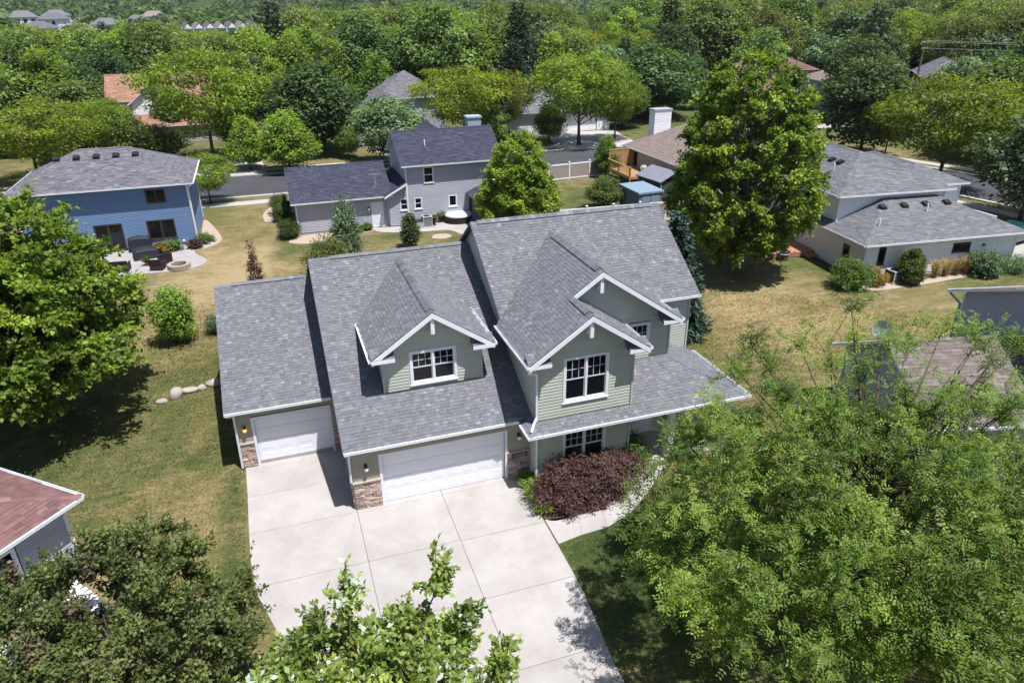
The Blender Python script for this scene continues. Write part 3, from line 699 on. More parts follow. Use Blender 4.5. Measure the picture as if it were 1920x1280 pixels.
def wall(parent, mat, o, u, n, left, right, z0, z1, ops=(), single=True, expo=.128):
    """backing sheet with openings left to the frames, plus clapboards as children"""
    mb = MB(); o_, u_, n_ = np.array(o, float), np.array(u, float), np.array(n, float); step = .06; z = z0
    for r in laps(left, right, z0, z1, ops, .23): 
        l0, r0, l1, r1, za, zb = r
        mb.quad(*[o_+u_*a+Z3*b-n_*.006 for a, b in ((l0, za), (r0, za), (r1, zb), (l1, zb))])
    w = mb.build('wall', M_WALL_IN, parent)
    siding(w, mat, o, u, n, left, right, z0, z1, ops, single=single, expo=expo, rnd=rr)
    return w
K = lambda v: (lambda z: v)
def corner(x, y, z0, z1, w=.07, mat=M_SAGE): m = MB(); m.box(x-w/2, y-w/2, z0, x+w/2, y+w/2, z1); m.build('corner_board', mat, house)
# E upper and lower front
E_up = (7.86-6.855, 9.69-6.855, 3.50, 5.37); E_lo = (7.90-6.855, 9.70-6.855, .69, 2.28)
ew = 10.677-6.855
def gl_l(z): return max(0, (z-(ez-.03+SG*(6.855-gl)))/SG) if z > ez else 0
def gl_r(z): return min(ew, ew-(z-(ez-.03+SG*(er-10.677)))/SG) if z > ez else ew
wall(house, M_SAGE, (6.855, -.815, 0), X3, -Y3, gl_l, gl_r, 2.95, ezp-.12, [E_up])
wall(house, M_SAGE, (6.855, -.815, 0), X3, -Y3, K(0), K(ew), .18, 2.56, [E_lo])
wall(house, M_SAGE, (6.855, -.815, 0), -X3*0+Y3, -X3, K(0), K(3.4), .18, 5.42, (), single=False)
wall(house, M_SAGE, (10.677, -.815, 0), Y3, X3, K(0), K(1.9), .18, 5.42, (), single=False)
for x, z0_, z1_ in ((6.83, .1, 5.4), (10.70, .1, 2.56), (10.70, 2.95, 5.4)): corner(x, -.84, z0_, z1_)
window(house, (7.86, -.815, 3.50), X3, -Y3, 1.83, 1.87); window(house, (7.90, -.815, .69), X3, -Y3, 1.80, 1.59)
# D front
dw = 13.27-6.855; D_w = (11.50-6.855, 12.40-6.855, 4.45, 5.37)
def d_l(z): return max(0, (z-(ez-.03+SG*(6.855-gl)))/SG) if z > ez else 0
def d_r(z): return min(dw, dw-(z-(ez-.03+SG*(dr-13.27)))/SG) if z > ez else dw
wall(house, M_SAGE, (6.855, 1.07, 0), X3, -Y3, d_l, d_r, 3.78, dz-.12, [D_w])
wall(house, M_SAGE, (10.68, 1.07, 0), X3, -Y3, K(0), K(2.59), .18, 2.56, (), single=False)
wall(house, M_SAGE, (13.27, 1.07, 0), Y3, X3, K(0), K(1.85), .18, 5.4, (), single=False)
window(house, (11.50, 1.07, 4.45), X3, -Y3, .9, .92, units=1, hung=False)
corner(13.29, 1.045, 3.8, 5.4)
for q in ((10.7, 1.035, 3.70, 13.32, 1.052, 3.80), (6.83, -.865, 2.86, 10.72, -.845, 2.96), (13.33, 2.86, 2.80, 15.3, 2.875, 2.9)): fl = MB(); fl.box(*q); fl.build('flashing', M_FLASH, house)
# C front (right of D), left gable and right side
wall(house, M_SAGE, (13.27, 2.90, 0), X3, -Y3, K(0), K(2.03), .18, 5.42, ())
corner(15.32, 2.88, .1, 5.42)
def cg_l(z): return max(0, (z-(cz0-.05+SC*(2.90-cy0)))/SC) if z > cz0 else 0
cgw = 10.76-2.90
wall(house, M_SAGE, (6.848, 2.90, 0), Y3, -X3, cg_l, lambda z: cgw-cg_l(z), 2.8, czr-.1, (), single=False)
wall(house, M_SAGE, (15.302, 2.90, 0), Y3, X3, cg_l, lambda z: cgw-cg_l(z), .18, czr-.1, (), single=False)
m = MB(); m.box(13.95, 2.80, 4.42, 14.35, 2.885, 4.78); m.box(14.0, 2.77, 4.47, 14.3, 2.80, 4.73); m.build('wall_vent', M_WHITE, house)
# dormer
mw = 5.42-1.66; M_w = (2.65-1.66, 4.46-1.66, 3.98, 5.37)
def m_l(z): return max(0, (z-(mez-.03+SM*(1.66-ml)))/SM) if z > mez else 0
wall(house, M_SAGE, (1.66, 1.61, 0), X3, -Y3, m_l, lambda z: mw-m_l(z), 3.83, mpz-.12, [M_w])
for x, s in ((1.66, -1), (5.42, 1)): 
    mb = MB()
    for i in range(24):
        za, zb = 3.83+0.128*i, 3.83+0.128*(i+1)
        if zb > 5.42: break
        lap_board(mb, (x, 1.61, 0), Y3, X3*s, (0, max(.05, on_b(za)-1.61), 0, max(.05, on_b(zb)-1.61), za, zb))
    mb.build('siding', M_SAGE, house)
dc = MB(); 
dcs = [(1.67, 3.4), (5.41, 3.4), (5.41, 5.40), (mpx, mpz-.15), (1.67, 5.40)]
nn = len(dc.v); dc.v += [(a, 2.15, b) for a, b in dcs]+[(a, 7.2, b) for a, b in dcs]; dc.f += [tuple(range(5)), tuple(range(9, 4, -1))]+[(i, 5+i, 5+(i+1) % 5, (i+1) % 5) for i in range(5)]; dc.c += [.5]*7
dc.build('wall_core', M_WALL_IN, house)
for x in (1.64, 5.44): corner(x, 1.585, 3.83, 5.4)
fl = MB(); fl.box(1.58, 1.545, 3.76, 5.50, 1.575, 3.85); fl.build('flashing', M_FLASH, house)
window(house, (2.65, 1.61, 3.98), X3, -Y3, 1.81, 1.39)
# gable underside closing boards
for (x0, xp, x1, yf, yw, z0_, zp) in ((gl, epx, er, eyf, -.8, ez, ezp), (gl, dpx, dr, dyf, 1.08, ez, dz), (ml, mpx, mr_, myf, 1.62, mez, mpz)):
    u_ = MB()
    for (xa, za, xb, zb) in ((x0+.03, z0_, xp, zp), (xp, zp, x1-.03, z0_)):
        u_.quad((xa, yf+.035, za-.115), (xb, yf+.035, zb-.115), (xb, yw, zb-.115), (xa, yw, za-.115))
    u_.build('gable_soffit', M_WHITE, house)
# garage fronts: A
gA0, gA1, gh = -3.31, -.40, 2.15
wall(house, M_TAUPE, (-3.95, 4.22, 0), X3, -Y3, K(0), K(3.95), 1.18, 2.68, [(gA0-3.95*-1-.10, gA1+3.95+.10, -1, gh+.1)])
stone_veneer(house, (-3.97, 4.215, 0.02), 0, .555, 1.10, 5); stone_veneer(house, (-.285, 4.215, 0.02), 0, .28, 1.10, 6)
stone_veneer(house, (-3.955, 4.80, 0.02), -math.pi/2, .60, 1.10, 9)
garage_door(house, (gA0, 4.22, 0.02), X3, -Y3, gA1-gA0, gh, 4)
lantern(house, (-3.68, 4.20, 1.88), True)
wall(house, M_TAUPE, (-3.952, 4.22, 0), Y3, -X3, lambda z: max(0, (z-2.85)/SA), lambda z: 11.6-max(0, (z-2.85)/SA), .18, azr-.12, (), single=False)
# B
gB0, gB1 = 1.08, 5.83
wall(house, M_TAUPE, (0, 0, 0), X3, -Y3, K(0), K(6.85), 1.24, 2.68, [(gB0-.10, gB1+.10, -1, gh+.08)])
stone_veneer(house, (-.02, -.005, 0.02), 0, 1.0, 1.16, 1); stone_veneer(house, (5.94, -.005, 0.02), 0, .90, 1.16, 2); stone_veneer(house, (-.005, .95, 0.02), -math.pi/2, .95, 1.16, 3)
garage_door(house, (gB0, 0, 0.02), X3, -Y3, gB1-gB0, gh-.02, 8)
lantern(house, (.5, -.02, 1.86), False); lantern(house, (6.38, -.02, 1.95), False)
wall(house, M_TAUPE, (-.004, 0, 0), Y3, -X3, lambda z: max(0, (z-2.85)/SB), lambda z: 16.3-max(0, (z-2.85)/SB), .18, bzr-.12, (), single=False)
m = MB(); m.box(-.105, .04, .95, -.02, .30, 1.40); m.build('meter_box', M_GREYM, house)
# house number
cu = bpy.data.curves.new('house_number', 'FONT'); cu.body = '1115'; cu.size = .21; cu.extrude = .008; cu.align_x = 'CENTER'; cu.shear = .15
tmp = bpy.data.objects.new('house_number', cu); COL.objects.link(tmp)
dg = bpy.context.evaluated_depsgraph_get(); me = bpy.data.meshes.new_from_object(tmp.evaluated_get(dg)); bpy.data.objects.remove(tmp)
me.materials.clear(); me.materials.append(M_CAP); nm = link('house_number', me, house); nm.location = (6.40, -.115, .99); nm.rotation_euler = (math.pi/2, 0, 0)
m = MB(); m.box(6.08, -.10, .95, 6.72, -.055, 1.17); m.build('number_plaque', surf('plaque', (.12, .10, .095), None, .8, 20), house)
# downspouts
for pts in ([(gl+.02, -1.30, ez-.09), (gl+.03, -1.2, ez-.3), (6.80, -.90, ez-.55), (6.80, -.90, 3.15), (6.66, -1.0, 2.98), (6.44, -1.28, 2.80)], [(6.42, -1.42, 2.58), (6.55, -1.2, 2.45), (6.80, -.91, 2.3), (6.80, -.91, .12), (6.7, -1.25, .06)],
            [(ax0+.06, ay0-.05, 2.68), (-3.99, 4.12, 2.5), (-4.02, 4.14, .06)], [(bx0+.06, by0-.05, 2.68), (-.06, -.10, 2.5), (-.075, -.06, 1.3)]):
    m = MB(); downspout(m, pts); m.build('downspout', M_WHITE, house)
# porch
pf = MB(); pf.box(10.72, -1.15, .02, 15.35, 1.05, .17); pf.box(13.3, 1.05, .021, 15.35, 2.88, .169); pf.build('porch_floor', M_CONC, house)
for x in (12.5, 15.15):
    m = MB(); m.box(x-.13, -1.12, .17, x+.13, -.86, 2.56); m.box(x-.16, -1.15, .17, x+.16, -.83, .35); m.box(x-.16, -1.15, 2.42, x+.16, -.83, 2.55); m.build('porch_post', M_WHITE, house)
m = MB(); m.box(10.75, -1.09, 2.56, 15.3, -.89, 2.571); m.build('porch_beam', M_WHITE, house)
slab_door(house, (11.75, 1.05, .17), X3, -Y3, .95, 2.05); window(house, (10.95, 1.055, .9), X3, -Y3, .55, 1.3, units=1, grid=None, hung=True)
for q in ((6.83, -.79, 0, 10.70, 0.0, .18), (-3.94, 4.3, 0, -.01, 15, .17), (10.70, 1.1, 0, 15.28, 10.7, .165)): bs = MB(); bs.box(*q); bs.build('foundation', M_CONC, house)
# ------------------------------------------------------------------ vegetation
def leaf_quads(P, A, Nn, L, W, lift=0.12):
    """diamond leaves: P base points, A axis, Nn normals, L lengths, W widths -> verts, faces"""
    A = unit(A); S = unit(np.cross(A, Nn)); Nn = np.cross(S, A); L = np.asarray(L)[:, None]; W = np.asarray(W)[:, None]
    mid = P+A*L*.45+Nn*L*lift
    V = np.stack([P, mid+S*W*.5, P+A*L, mid-S*W*.5], 1).reshape(-1, 3)
    Fq = np.arange(len(P)*4).reshape(-1, 4); return V, Fq
def rand_dir(r, n): return unit(r.normal(size=(n, 3)))
def clump_leaves(r, C, rad, per, size, aspect=.6, flat=.7, shell=.55, droop=0.0, up=.55, outward=.5, axis_dirs=None, stretch=1.0, sizevar=.3):
    """leaves in soft ellipsoidal clumps; returns P, A, N, L, W, var"""
    n = len(C); k = np.repeat(np.arange(n), per); m = len(k)
    d = rand_dir(r, m); rr_ = shell+(1-shell)*r.random(m)**.6; rr_ *= r.normal(1, .13, m)
    sc = np.ones((m, 3)); sc[:, 2] = flat
    off = d*sc*(rr_*rad[k])[:, None]
    if axis_dirs is not None:
        ad = axis_dirs[k]; off += ad*(np.einsum('ij,ij->i', off, ad)*(stretch-1))[:, None]
    P = C[k]+off
    out = unit(off)
    Nn = unit(out*outward+np.array([0, 0, up])+rand_dir(r, m)*.55)
    A = unit(np.cross(Nn, rand_dir(r, m)))+out*.35; A[:, 2] -= droop
    L = size*np.clip(r.normal(1, sizevar, m), .4, 1.9)
    tone = r.normal(.5, .14, n)
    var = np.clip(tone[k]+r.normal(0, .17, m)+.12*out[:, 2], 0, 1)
    return P, A, Nn, L, L*aspect, var
def tree_limbs(mb, r, trunk_h, C, trunk_r, top_h, lean=(0, 0), n_limb=None, bend=.25, thin=.35, twig=.012):
    """trunk with flare plus a limb to each clump centre"""
    top = np.array([lean[0], lean[1], top_h]); pts = []; rad = []
    for i in range(9):
        t = i/8; pts.append(np.array([lean[0]*t**1.5, lean[1]*t**1.5, top_h*t])+np.array([math.sin(t*5)*.06, math.cos(t*4)*.06-.06, 0])*trunk_r*6)
        rad.append(trunk_r*((1-t)**.8*.9+.06)*(1+.5*math.exp(-t*14)))
    mb.tube(pts, rad, 9)
    idx = range(len(C)) if n_limb is None else r.permutation(len(C))[:n_limb]
    for j in idx:
        c = C[j]; hd = math.hypot(c[0], c[1])
        z0 = np.clip(c[2]-hd*r.uniform(.5, 1.0), trunk_h*.8, top_h*.92); t = z0/top_h
        a = np.array([lean[0]*t**1.5, lean[1]*t**1.5, z0]); r0 = trunk_r*((1-t)**.8*.9+.06)*thin+.01
        m1 = a+(c-a)*.4+np.array([0, 0, -hd*.05])+r.normal(0, bend*.15*hd+.02, 3); m2 = a+(c-a)*.75+r.normal(0, bend*.15*hd+.02, 3)
        mb.tube([a, m1, m2, c], [r0, r0*.7+.005, r0*.42+.004, twig], 5)
def crown_points(r, n, H, R, z0, prof, inner=.35, minsep=.5):
    """clump centres inside a crown envelope; prof(t) radius fraction at height fraction t"""
    pts = []; tries = 0
    while len(pts) < n and tries < n*60:
        tries += 1; t = r.random(); rad = R*prof(t); f = inner+(1-inner)*r.random()**.55; a = r.uniform(0, 2*math.pi)
        if r.random() > (prof(t)+.15): continue
        p = np.array([math.cos(a)*rad*f, math.sin(a)*rad*f, z0+(H-z0)*t])
        if all(np.linalg.norm(p-q) > minsep for q in pts): pts.append(p)
    return np.array(pts)
oval = lambda t: max(.05, (math.sin(math.pi*min(1, t*.86+.13)))**.75)
egg = lambda t: max(.04, (1-t)**.62*min(1, .45+3.2*t))
globe = lambda t: max(.05, math.sqrt(max(0, 1-(2*t*.95-.9)**2)))
vase = lambda t: max(.05, min(1, .35+1.0*t)*(1-max(0, t-.55)**2*3.2))
cone = lambda t: max(.03, (1-t)**.9)
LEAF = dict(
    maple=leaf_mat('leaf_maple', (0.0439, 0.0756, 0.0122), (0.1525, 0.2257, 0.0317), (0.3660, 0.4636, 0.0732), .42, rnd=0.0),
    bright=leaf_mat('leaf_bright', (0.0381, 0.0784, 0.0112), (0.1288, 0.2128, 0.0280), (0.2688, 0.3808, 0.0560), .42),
    linden=leaf_mat('leaf_linden', (.019, .038, .012), (.052, .095, .028), (.115, .18, .055), .32),
    ash=leaf_mat('leaf_ash', (0.0414, 0.0713, 0.0184), (0.1150, 0.1725, 0.0414), (0.2300, 0.3105, 0.0805), .36),
    locust=leaf_mat('leaf_locust', (0.0550, 0.0814, 0.0088), (0.1595, 0.2112, 0.0242), (0.2970, 0.3630, 0.0495), .42),
    silver=leaf_mat('leaf_silver', (0.0401, 0.0695, 0.0321), (0.1057, 0.1666, 0.0819), (0.2328, 0.3277, 0.1812), .35),
    willow=leaf_mat('leaf_willow', (.045, .063, .016), (.112, .148, .037), (.20, .25, .07), .36),
    spruce=leaf_mat('needle_spruce', (0.0275, 0.055, 0.04), (0.0525, 0.095, 0.075), (0.0938, 0.1475, 0.125), .15),
    pine=leaf_mat('needle_pine', (0.0275, 0.045, 0.025), (0.05, 0.0725, 0.04), (0.0775, 0.105, 0.0575), .15),
    crab=leaf_mat('leaf_crab', (0.0432, 0.0600, 0.0180), (0.1104, 0.1416, 0.0432), (0.2280, 0.2700, 0.0900), .34, rnd=0.0),
    rose=leaf_mat('leaf_dusky_rose', (0.125, 0.0688, 0.0688), (0.1875, 0.1063, 0.1063), (0.25, 0.1625, 0.1562), .3),
    front=leaf_mat('leaf_glossy', (.07, .105, .018), (.185, .26, .045), (.40, .47, .11), .40, gloss=.7, rnd=0.0),
    under=leaf_mat('leaf_pale_underside', (0.3125, 0.3875, 0.3), (0.425, 0.5, 0.4125), (0.5625, 0.625, 0.55), .2),
    purple=leaf_mat('leaf_ninebark', (.040, .019, .017), (.080, .042, .035), (.14, .085, .066), .25),
    lily=leaf_mat('leaf_daylily', (0.0975, 0.1543, 0.0258), (0.1707, 0.2356, 0.0398), (0.2762, 0.3331, 0.0702), .35),
    yew=leaf_mat('leaf_yew', (0.0275, 0.0525, 0.0072), (0.0525, 0.0875, 0.0117), (0.0975, 0.1375, 0.0198), .25),
    shrub=leaf_mat('leaf_shrub', (0.0450, 0.0950, 0.0126), (0.0850, 0.1475, 0.0216), (0.1438, 0.2063, 0.0360), .35),
    gold=leaf_mat('leaf_gold', (0.1625, 0.1375, 0.0275), (0.275, 0.2063, 0.0438), (0.4, 0.275, 0.075), .35),
    straw=leaf_mat('leaf_straw', (0.2125, 0.1562, 0.0813), (0.325, 0.2375, 0.125), (0.425, 0.325, 0.1875), .3),
    rust=leaf_mat('leaf_rust', (0.0688, 0.04, 0.0275), (0.115, 0.065, 0.0425), (0.1625, 0.1, 0.0688), .25),
    yellow=leaf_mat('leaf_yellow_green', (0.1063, 0.1250, 0.0108), (0.1750, 0.2000, 0.0180), (0.2500, 0.2625, 0.0315), .42),
)
def tree_meshes(seed, H, R, z0, prof, n_cl, cl_r, per, size, leaf, bark=None, aspect=.62, flat=.72, shell=.5, droop=.1, trunk_r=None, minsep=None, inner=.35, n_limb=None, stretch=1.0, lean=(0, 0), up=.55, outward=.5, sizevar=.3, top=.82, thin=.35):
    r = np.random.default_rng(seed); minsep = cl_r*.75 if minsep is None else minsep
    C = crown_points(r, n_cl, H-cl_r*.4, max(.1, R-cl_r*.5), z0+cl_r*.3, prof, inner, minsep)
    C[:, 0] += lean[0]*C[:, 2]/H; C[:, 1] += lean[1]*C[:, 2]/H
    rad = cl_r*np.clip(r.normal(1, .22, len(C)), .55, 1.5)
    ax = unit(C-np.array([0, 0, z0+(H-z0)*.25])); 
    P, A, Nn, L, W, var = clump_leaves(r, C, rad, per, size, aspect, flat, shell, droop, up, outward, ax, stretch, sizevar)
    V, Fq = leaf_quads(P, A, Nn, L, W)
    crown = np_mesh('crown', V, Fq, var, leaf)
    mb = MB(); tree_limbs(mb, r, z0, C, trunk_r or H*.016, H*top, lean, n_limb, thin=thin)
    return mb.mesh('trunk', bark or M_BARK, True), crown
def place_tree(name, label, meshes, loc, sc=(1, 1, 1), rot=0.0, group=None, cat='tree'):
    t = thing(name, label, cat, (loc[0], loc[1], loc[2] if len(loc) > 2 else 0.0), rot, group); t.scale = sc
    link('trunk', meshes[0], t); link('crown', meshes[1], t); return t
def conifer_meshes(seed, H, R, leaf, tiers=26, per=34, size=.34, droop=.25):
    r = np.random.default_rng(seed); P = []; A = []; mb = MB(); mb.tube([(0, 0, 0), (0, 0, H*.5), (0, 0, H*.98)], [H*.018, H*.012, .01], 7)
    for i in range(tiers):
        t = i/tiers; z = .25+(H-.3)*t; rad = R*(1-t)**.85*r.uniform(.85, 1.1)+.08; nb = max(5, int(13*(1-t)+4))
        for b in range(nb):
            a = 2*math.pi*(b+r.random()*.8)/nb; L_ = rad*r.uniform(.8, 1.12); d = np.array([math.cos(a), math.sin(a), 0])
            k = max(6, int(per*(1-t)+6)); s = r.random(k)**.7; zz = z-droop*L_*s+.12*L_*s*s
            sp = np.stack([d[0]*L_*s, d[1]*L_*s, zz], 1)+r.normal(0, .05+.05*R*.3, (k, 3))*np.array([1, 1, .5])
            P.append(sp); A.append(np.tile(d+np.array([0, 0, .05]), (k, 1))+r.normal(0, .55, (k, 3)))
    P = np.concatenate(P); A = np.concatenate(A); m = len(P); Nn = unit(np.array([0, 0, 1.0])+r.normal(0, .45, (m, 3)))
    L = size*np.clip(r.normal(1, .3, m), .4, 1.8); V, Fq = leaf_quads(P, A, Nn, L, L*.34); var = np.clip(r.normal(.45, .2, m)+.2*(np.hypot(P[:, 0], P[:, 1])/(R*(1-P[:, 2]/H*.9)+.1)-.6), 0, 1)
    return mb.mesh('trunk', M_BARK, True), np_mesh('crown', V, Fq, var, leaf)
def shrub_meshes(seed, H, R, leaf, n_cl=14, per=160, size=.11, aspect=.55, cl=None, prof=globe, z0=.05, **kw):
    return tree_meshes(seed, H, R, z0, prof, n_cl, cl or R*.42, per, size, leaf, aspect=aspect, trunk_r=.05+R*.03, inner=.25, **kw)

# --- foreground: honey locust with fine compound leaves at the right
LOC = (12.4, -10.9, 0.0)
def locust_front():
    r = np.random.default_rng(21); H, R, z0 = 8.0, 6.6, 2.2; base = np.array(LOC)
    n = 300; C = crown_points(r, n, H-.6, R-.5, z0+.9, lambda t: max(.1, math.sin(math.pi*min(1, .25+.66*t))**.5), .1, .55)
    # airy branch ends that reach above the dense crown
    tips = [G(px, py, z) for px, py, z in ((1412, 652, 7.6), (1392, 706, 7.0), (1500, 650, 7.8), (1596, 575, 8.4), (1606, 630, 8.0), (1560, 690, 7.6), (1652, 650, 8.2), (1700, 655, 8.0), (1765, 625, 8.4), (1850, 690, 8.0), (1480, 735, 7.4), (1700, 740, 7.8), (1835, 640, 8.2), (1905, 650, 8.0), (1445, 690, 7.4), (1620, 710, 7.8), (1780, 760, 7.8), (1560, 770, 7.4), (1900, 760, 7.8))]
    C = C[[proj(c+base)[1] > 760 and proj(c+base)[0] > 1180+max(0, 1000-proj(c+base)[1])*.55 for c in C]]
    C = np.vstack([C, np.array(tips)-base]); m = len(C)
    mb = MB(); tree_limbs(mb, r, z0, C, .17, H*.80, (.3, .2), thin=.24, bend=.4, twig=.010, n_limb=140)
    for c in C[-len(tips):]: mb.tube([np.array([.3, .2, 4.5]), c*.55+np.array([0, 0, 2.2]), c], [.06, .035, .012], 5)
    # twigs fan out from each limb end, compound leaves sit along the twigs
    tw = 9; k = np.repeat(np.arange(m), tw); out = unit(C-np.array([0, 0, 4.2])); d = unit(out[k]*.75+rand_dir(r, len(k))*1.0+np.array([0, 0, .05])); tl = r.uniform(.55, 1.25, len(k))
    for q in range(0, len(k), 3):
        e = C[k[q]]+d[q]*tl[q]+np.array([0, 0, -.16*tl[q]]); mb.tube([C[k[q]], (C[k[q]]+e)/2+np.array([0, 0, .05]), e], [.012, .008, .004], 3)
    pl = 17; kk = np.repeat(np.arange(len(k)), pl); s = r.random(len(kk))**.8
    P = C[k[kk]]+d[kk]*(tl[kk]*s)[:, None]; P[:, 2] -= .16*tl[kk]*s*s; P += r.normal(0, .10, P.shape)
    A = unit(d[kk]*.5+rand_dir(r, len(kk))*.9+np.array([0, 0, -.22])); Nn = unit(np.array([0, 0, 1.0])+rand_dir(r, len(kk))*.6); S = unit(np.cross(A, Nn)); RL = r.uniform(.16, .30, len(kk))
    # leaflets: six per side
    Ps, As, Ns, Ls, vs = [], [], [], [], []
    tone = np.clip(r.normal(.46, .2, m)[k[kk]]+r.normal(0, .16, len(kk)), 0, 1)
    for i in range(3):
        for sg in (-1, 1):
            b = P+A*(RL*(.12+.30*i))[:, None]; b[:, 2] -= RL*(.3*i)**2*.25
            Ps.append(b); As.append(A*.45+S*sg); Ns.append(Nn+r.normal(0, .25, Nn.shape)); Ls.append(RL*.40*(1-.06*i)); vs.append(tone)
    P2, A2, N2, L2 = np.concatenate(Ps), np.concatenate(As), np.concatenate(Ns), np.concatenate(Ls)
    V, Fq = leaf_quads(P2, A2, N2, L2, L2*.46, .08)
    return mb.mesh('trunk', M_BARK, True), np_mesh('crown', V, Fq, np.concatenate(vs), leaf_mat('leaf_front_locust', (0.0404, 0.0774, 0.0129), (0.1300, 0.2022, 0.0335), (0.2697, 0.3656, 0.0773), .42, rnd=0.0))
place_tree('honey_locust', 'wide feathery honey locust tree shading the front lawn beside the driveway', locust_front(), LOC)

# --- foreground: broad-leaved street tree cut by the bottom of the picture; nearest leaves are single parts
def front_tree():
    r = np.random.default_rng(5); H = 9.55
    tops = [(-.30, 1.10, 8.85), (1.02, .85, 9.05), (-.75, .9, 8.55), (-1.25, .6, 8.2), (1.35, .6, 8.4), (.35, .75, 8.45), (1.75, .2, 7.8), (-2.0, 0.3, 7.7)]
    C = np.vstack([np.array(tops), crown_points(r, 150, 8.6, 2.65, 6.3, lambda t: max(.1, (1-t)**.33), .05, .36)+np.array([-.25, -.1, 0]), crown_points(r, 30, 6.3, 2.6, 2.6, oval, .5, .7)]); m = len(C)
    mb = MB(); tree_limbs(mb, r, 2.2, C, .13, H*.86, thin=.4)
    tw = 11; k = np.repeat(np.arange(m), tw); d = unit(rand_dir(r, len(k))*1.0+np.array([0, 0, .6])+unit(C-np.array([0, 0, 5.5]))[k]*.6); tl = r.uniform(.28, .58, len(k))
    for sp in (0, 1): d[sp*tw] = (0.05, .1, 1.0); tl[sp*tw] = .85           # two leaders
    for q in range(len(k)):
        mb.tube([C[k[q]]-d[q]*.1, C[k[q]]+d[q]*tl[q]], [.014, .005], 3)
    pl = 37; kk = np.repeat(np.arange(len(k)), pl); s = .1+.9*r.random(len(kk)); P = C[k[kk]]+d[kk]*(tl[kk]*s)[:, None]+r.normal(0, .035, (len(kk), 3))
    A = unit(d[kk]*.55+rand_dir(r, len(kk))*.95); Nn = unit(np.array([0, 0, .8])+d[kk]*.3+rand_dir(r, len(kk))*.6); L = r.uniform(.085, .145, len(kk))
    var = np.clip(r.normal(.5, .14, m)[k[kk]]+r.normal(0, .16, len(kk)), 0, 1)
    pale = r.random(len(kk)) < .20*(r.random(m)[k[kk]] > .5)
    base = np.array([-.80, -14.95, 0.0]); dist = np.linalg.norm(P+base-CAM, axis=1); vis = np.array([proj(p+base)[1] < 1275 for p in P])
    order = np.argsort(np.where(vis, dist, 99)); near = order[:300]; rest = np.ones(len(P), bool); rest[near] = False
    t = thing('street_tree', 'bright glossy broad-leaved tree standing in front of the driveway', 'tree', tuple(base))
    link('trunk', mb.mesh('trunk', M_BARK, True), t)
    for nm_, msk, mt in (('crown', rest & ~pale, LEAF['front']), ('turned_leaves', rest & pale, LEAF['under'])):
        V, Fq = leaf_quads(P[msk], A[msk], Nn[msk], L[msk], L[msk]*.56, .1); o = link(nm_, np_mesh(nm_, V, Fq, var[msk], mt), t)
        if nm_ != 'crown': stuff(o)
    protos = []
    for i in range(6):                    # bent leaf blades with a midrib fold
        mb = MB(); w = .28
        xs = [0, .18, .45, .75, 1.0]; ws = [.02, .2, .29, .2, 0.005]; zs = [0, .05, .07, .03, -.06]
        for j in range(4):
            for sg in (-1, 1):
                mb.quad((xs[j], 0, zs[j]), (xs[j+1], 0, zs[j+1]), (xs[j+1], sg*ws[j+1], zs[j+1]+ws[j+1]*.25), (xs[j], sg*ws[j], zs[j]+ws[j]*.25), c=.25+.1*i)
        protos.append(mb.mesh('leaf', LEAF['front'], True))
    for q in near:
        a = Vector(unit(A[q])); n_ = Vector(Nn[q]); y_ = n_.cross(a).normalized(); z_ = a.cross(y_)
        o = link('leaf', protos[q % 6], t); l = float(L[q]); p = P[q]
        o.matrix_local = Matrix(((a.x*l, y_.x*l, z_.x*l, p[0]), (a.y*l, y_.y*l, z_.y*l, p[1]), (a.z*l, y_.z*l, z_.z*l, p[2]), (0, 0, 0, 1)))
front_tree()

# --- crab apple at lower left
def crab():
    r = np.random.default_rng(8); H, R, z0 = 4.8, 3.75, .8
    C = crown_points(r, 165, H-.2, R-.3, z0+.3, lambda t: max(.1, math.sin(math.pi*min(1, .25+.68*t))**.5), .1, .42); m = len(C)
    mb = MB(); tree_limbs(mb, r, z0, C, .13, H*.72, thin=.26, bend=.4, n_limb=50)
    tw = 9; k = np.repeat(np.arange(m), tw); d = unit(rand_dir(r, len(k))+unit(C-np.array([0, 0, 2.2]))[k]*1.0+np.array([0, 0, .1])); tl = r.uniform(.3, .85, len(k))
    tl[r.random(len(k)) < .06] *= 1.7
    for q in range(0, len(k), 6): mb.tube([C[k[q]], C[k[q]]+d[q]*tl[q]], [.008, .003], 3)
    pl = 58; kk = np.repeat(np.arange(len(k)), pl); s = r.random(len(kk)); P = C[k[kk]]+d[kk]*(tl[kk]*s)[:, None]+r.normal(0, .055, (len(kk), 3))
    A = unit(d[kk]*.4+rand_dir(r, len(kk))); Nn = unit(np.array([0, 0, .9])+rand_dir(r, len(kk))*.8); L = r.uniform(.085, .15, len(kk)); var = np.clip(r.normal(.45, .16, m)[k[kk]]+r.normal(0, .17, len(kk)), 0, 1)
    rose = (r.random(m) < .05)[k[kk]] & (r.random(len(kk)) < .5)
    t = thing('crab_apple_tree', 'twiggy olive green crab apple tree between the red roofed house and the driveway', 'tree', (-6.75, -6.4, 0))
    link('trunk', mb.mesh('trunk', M_BARK, True), t)
    V, Fq = leaf_quads(P[~rose], A[~rose], Nn[~rose], L[~rose], L[~rose]*.6); link('crown', np_mesh('crown', V, Fq, var[~rose], LEAF['crab']), t)
    V, Fq = leaf_quads(P[rose], A[rose], Nn[rose], L[rose], L[rose]*.6); stuff(link('dusky_leaves', np_mesh('dusky_leaves', V, Fq, var[rose], LEAF['rose']), t))
crab()

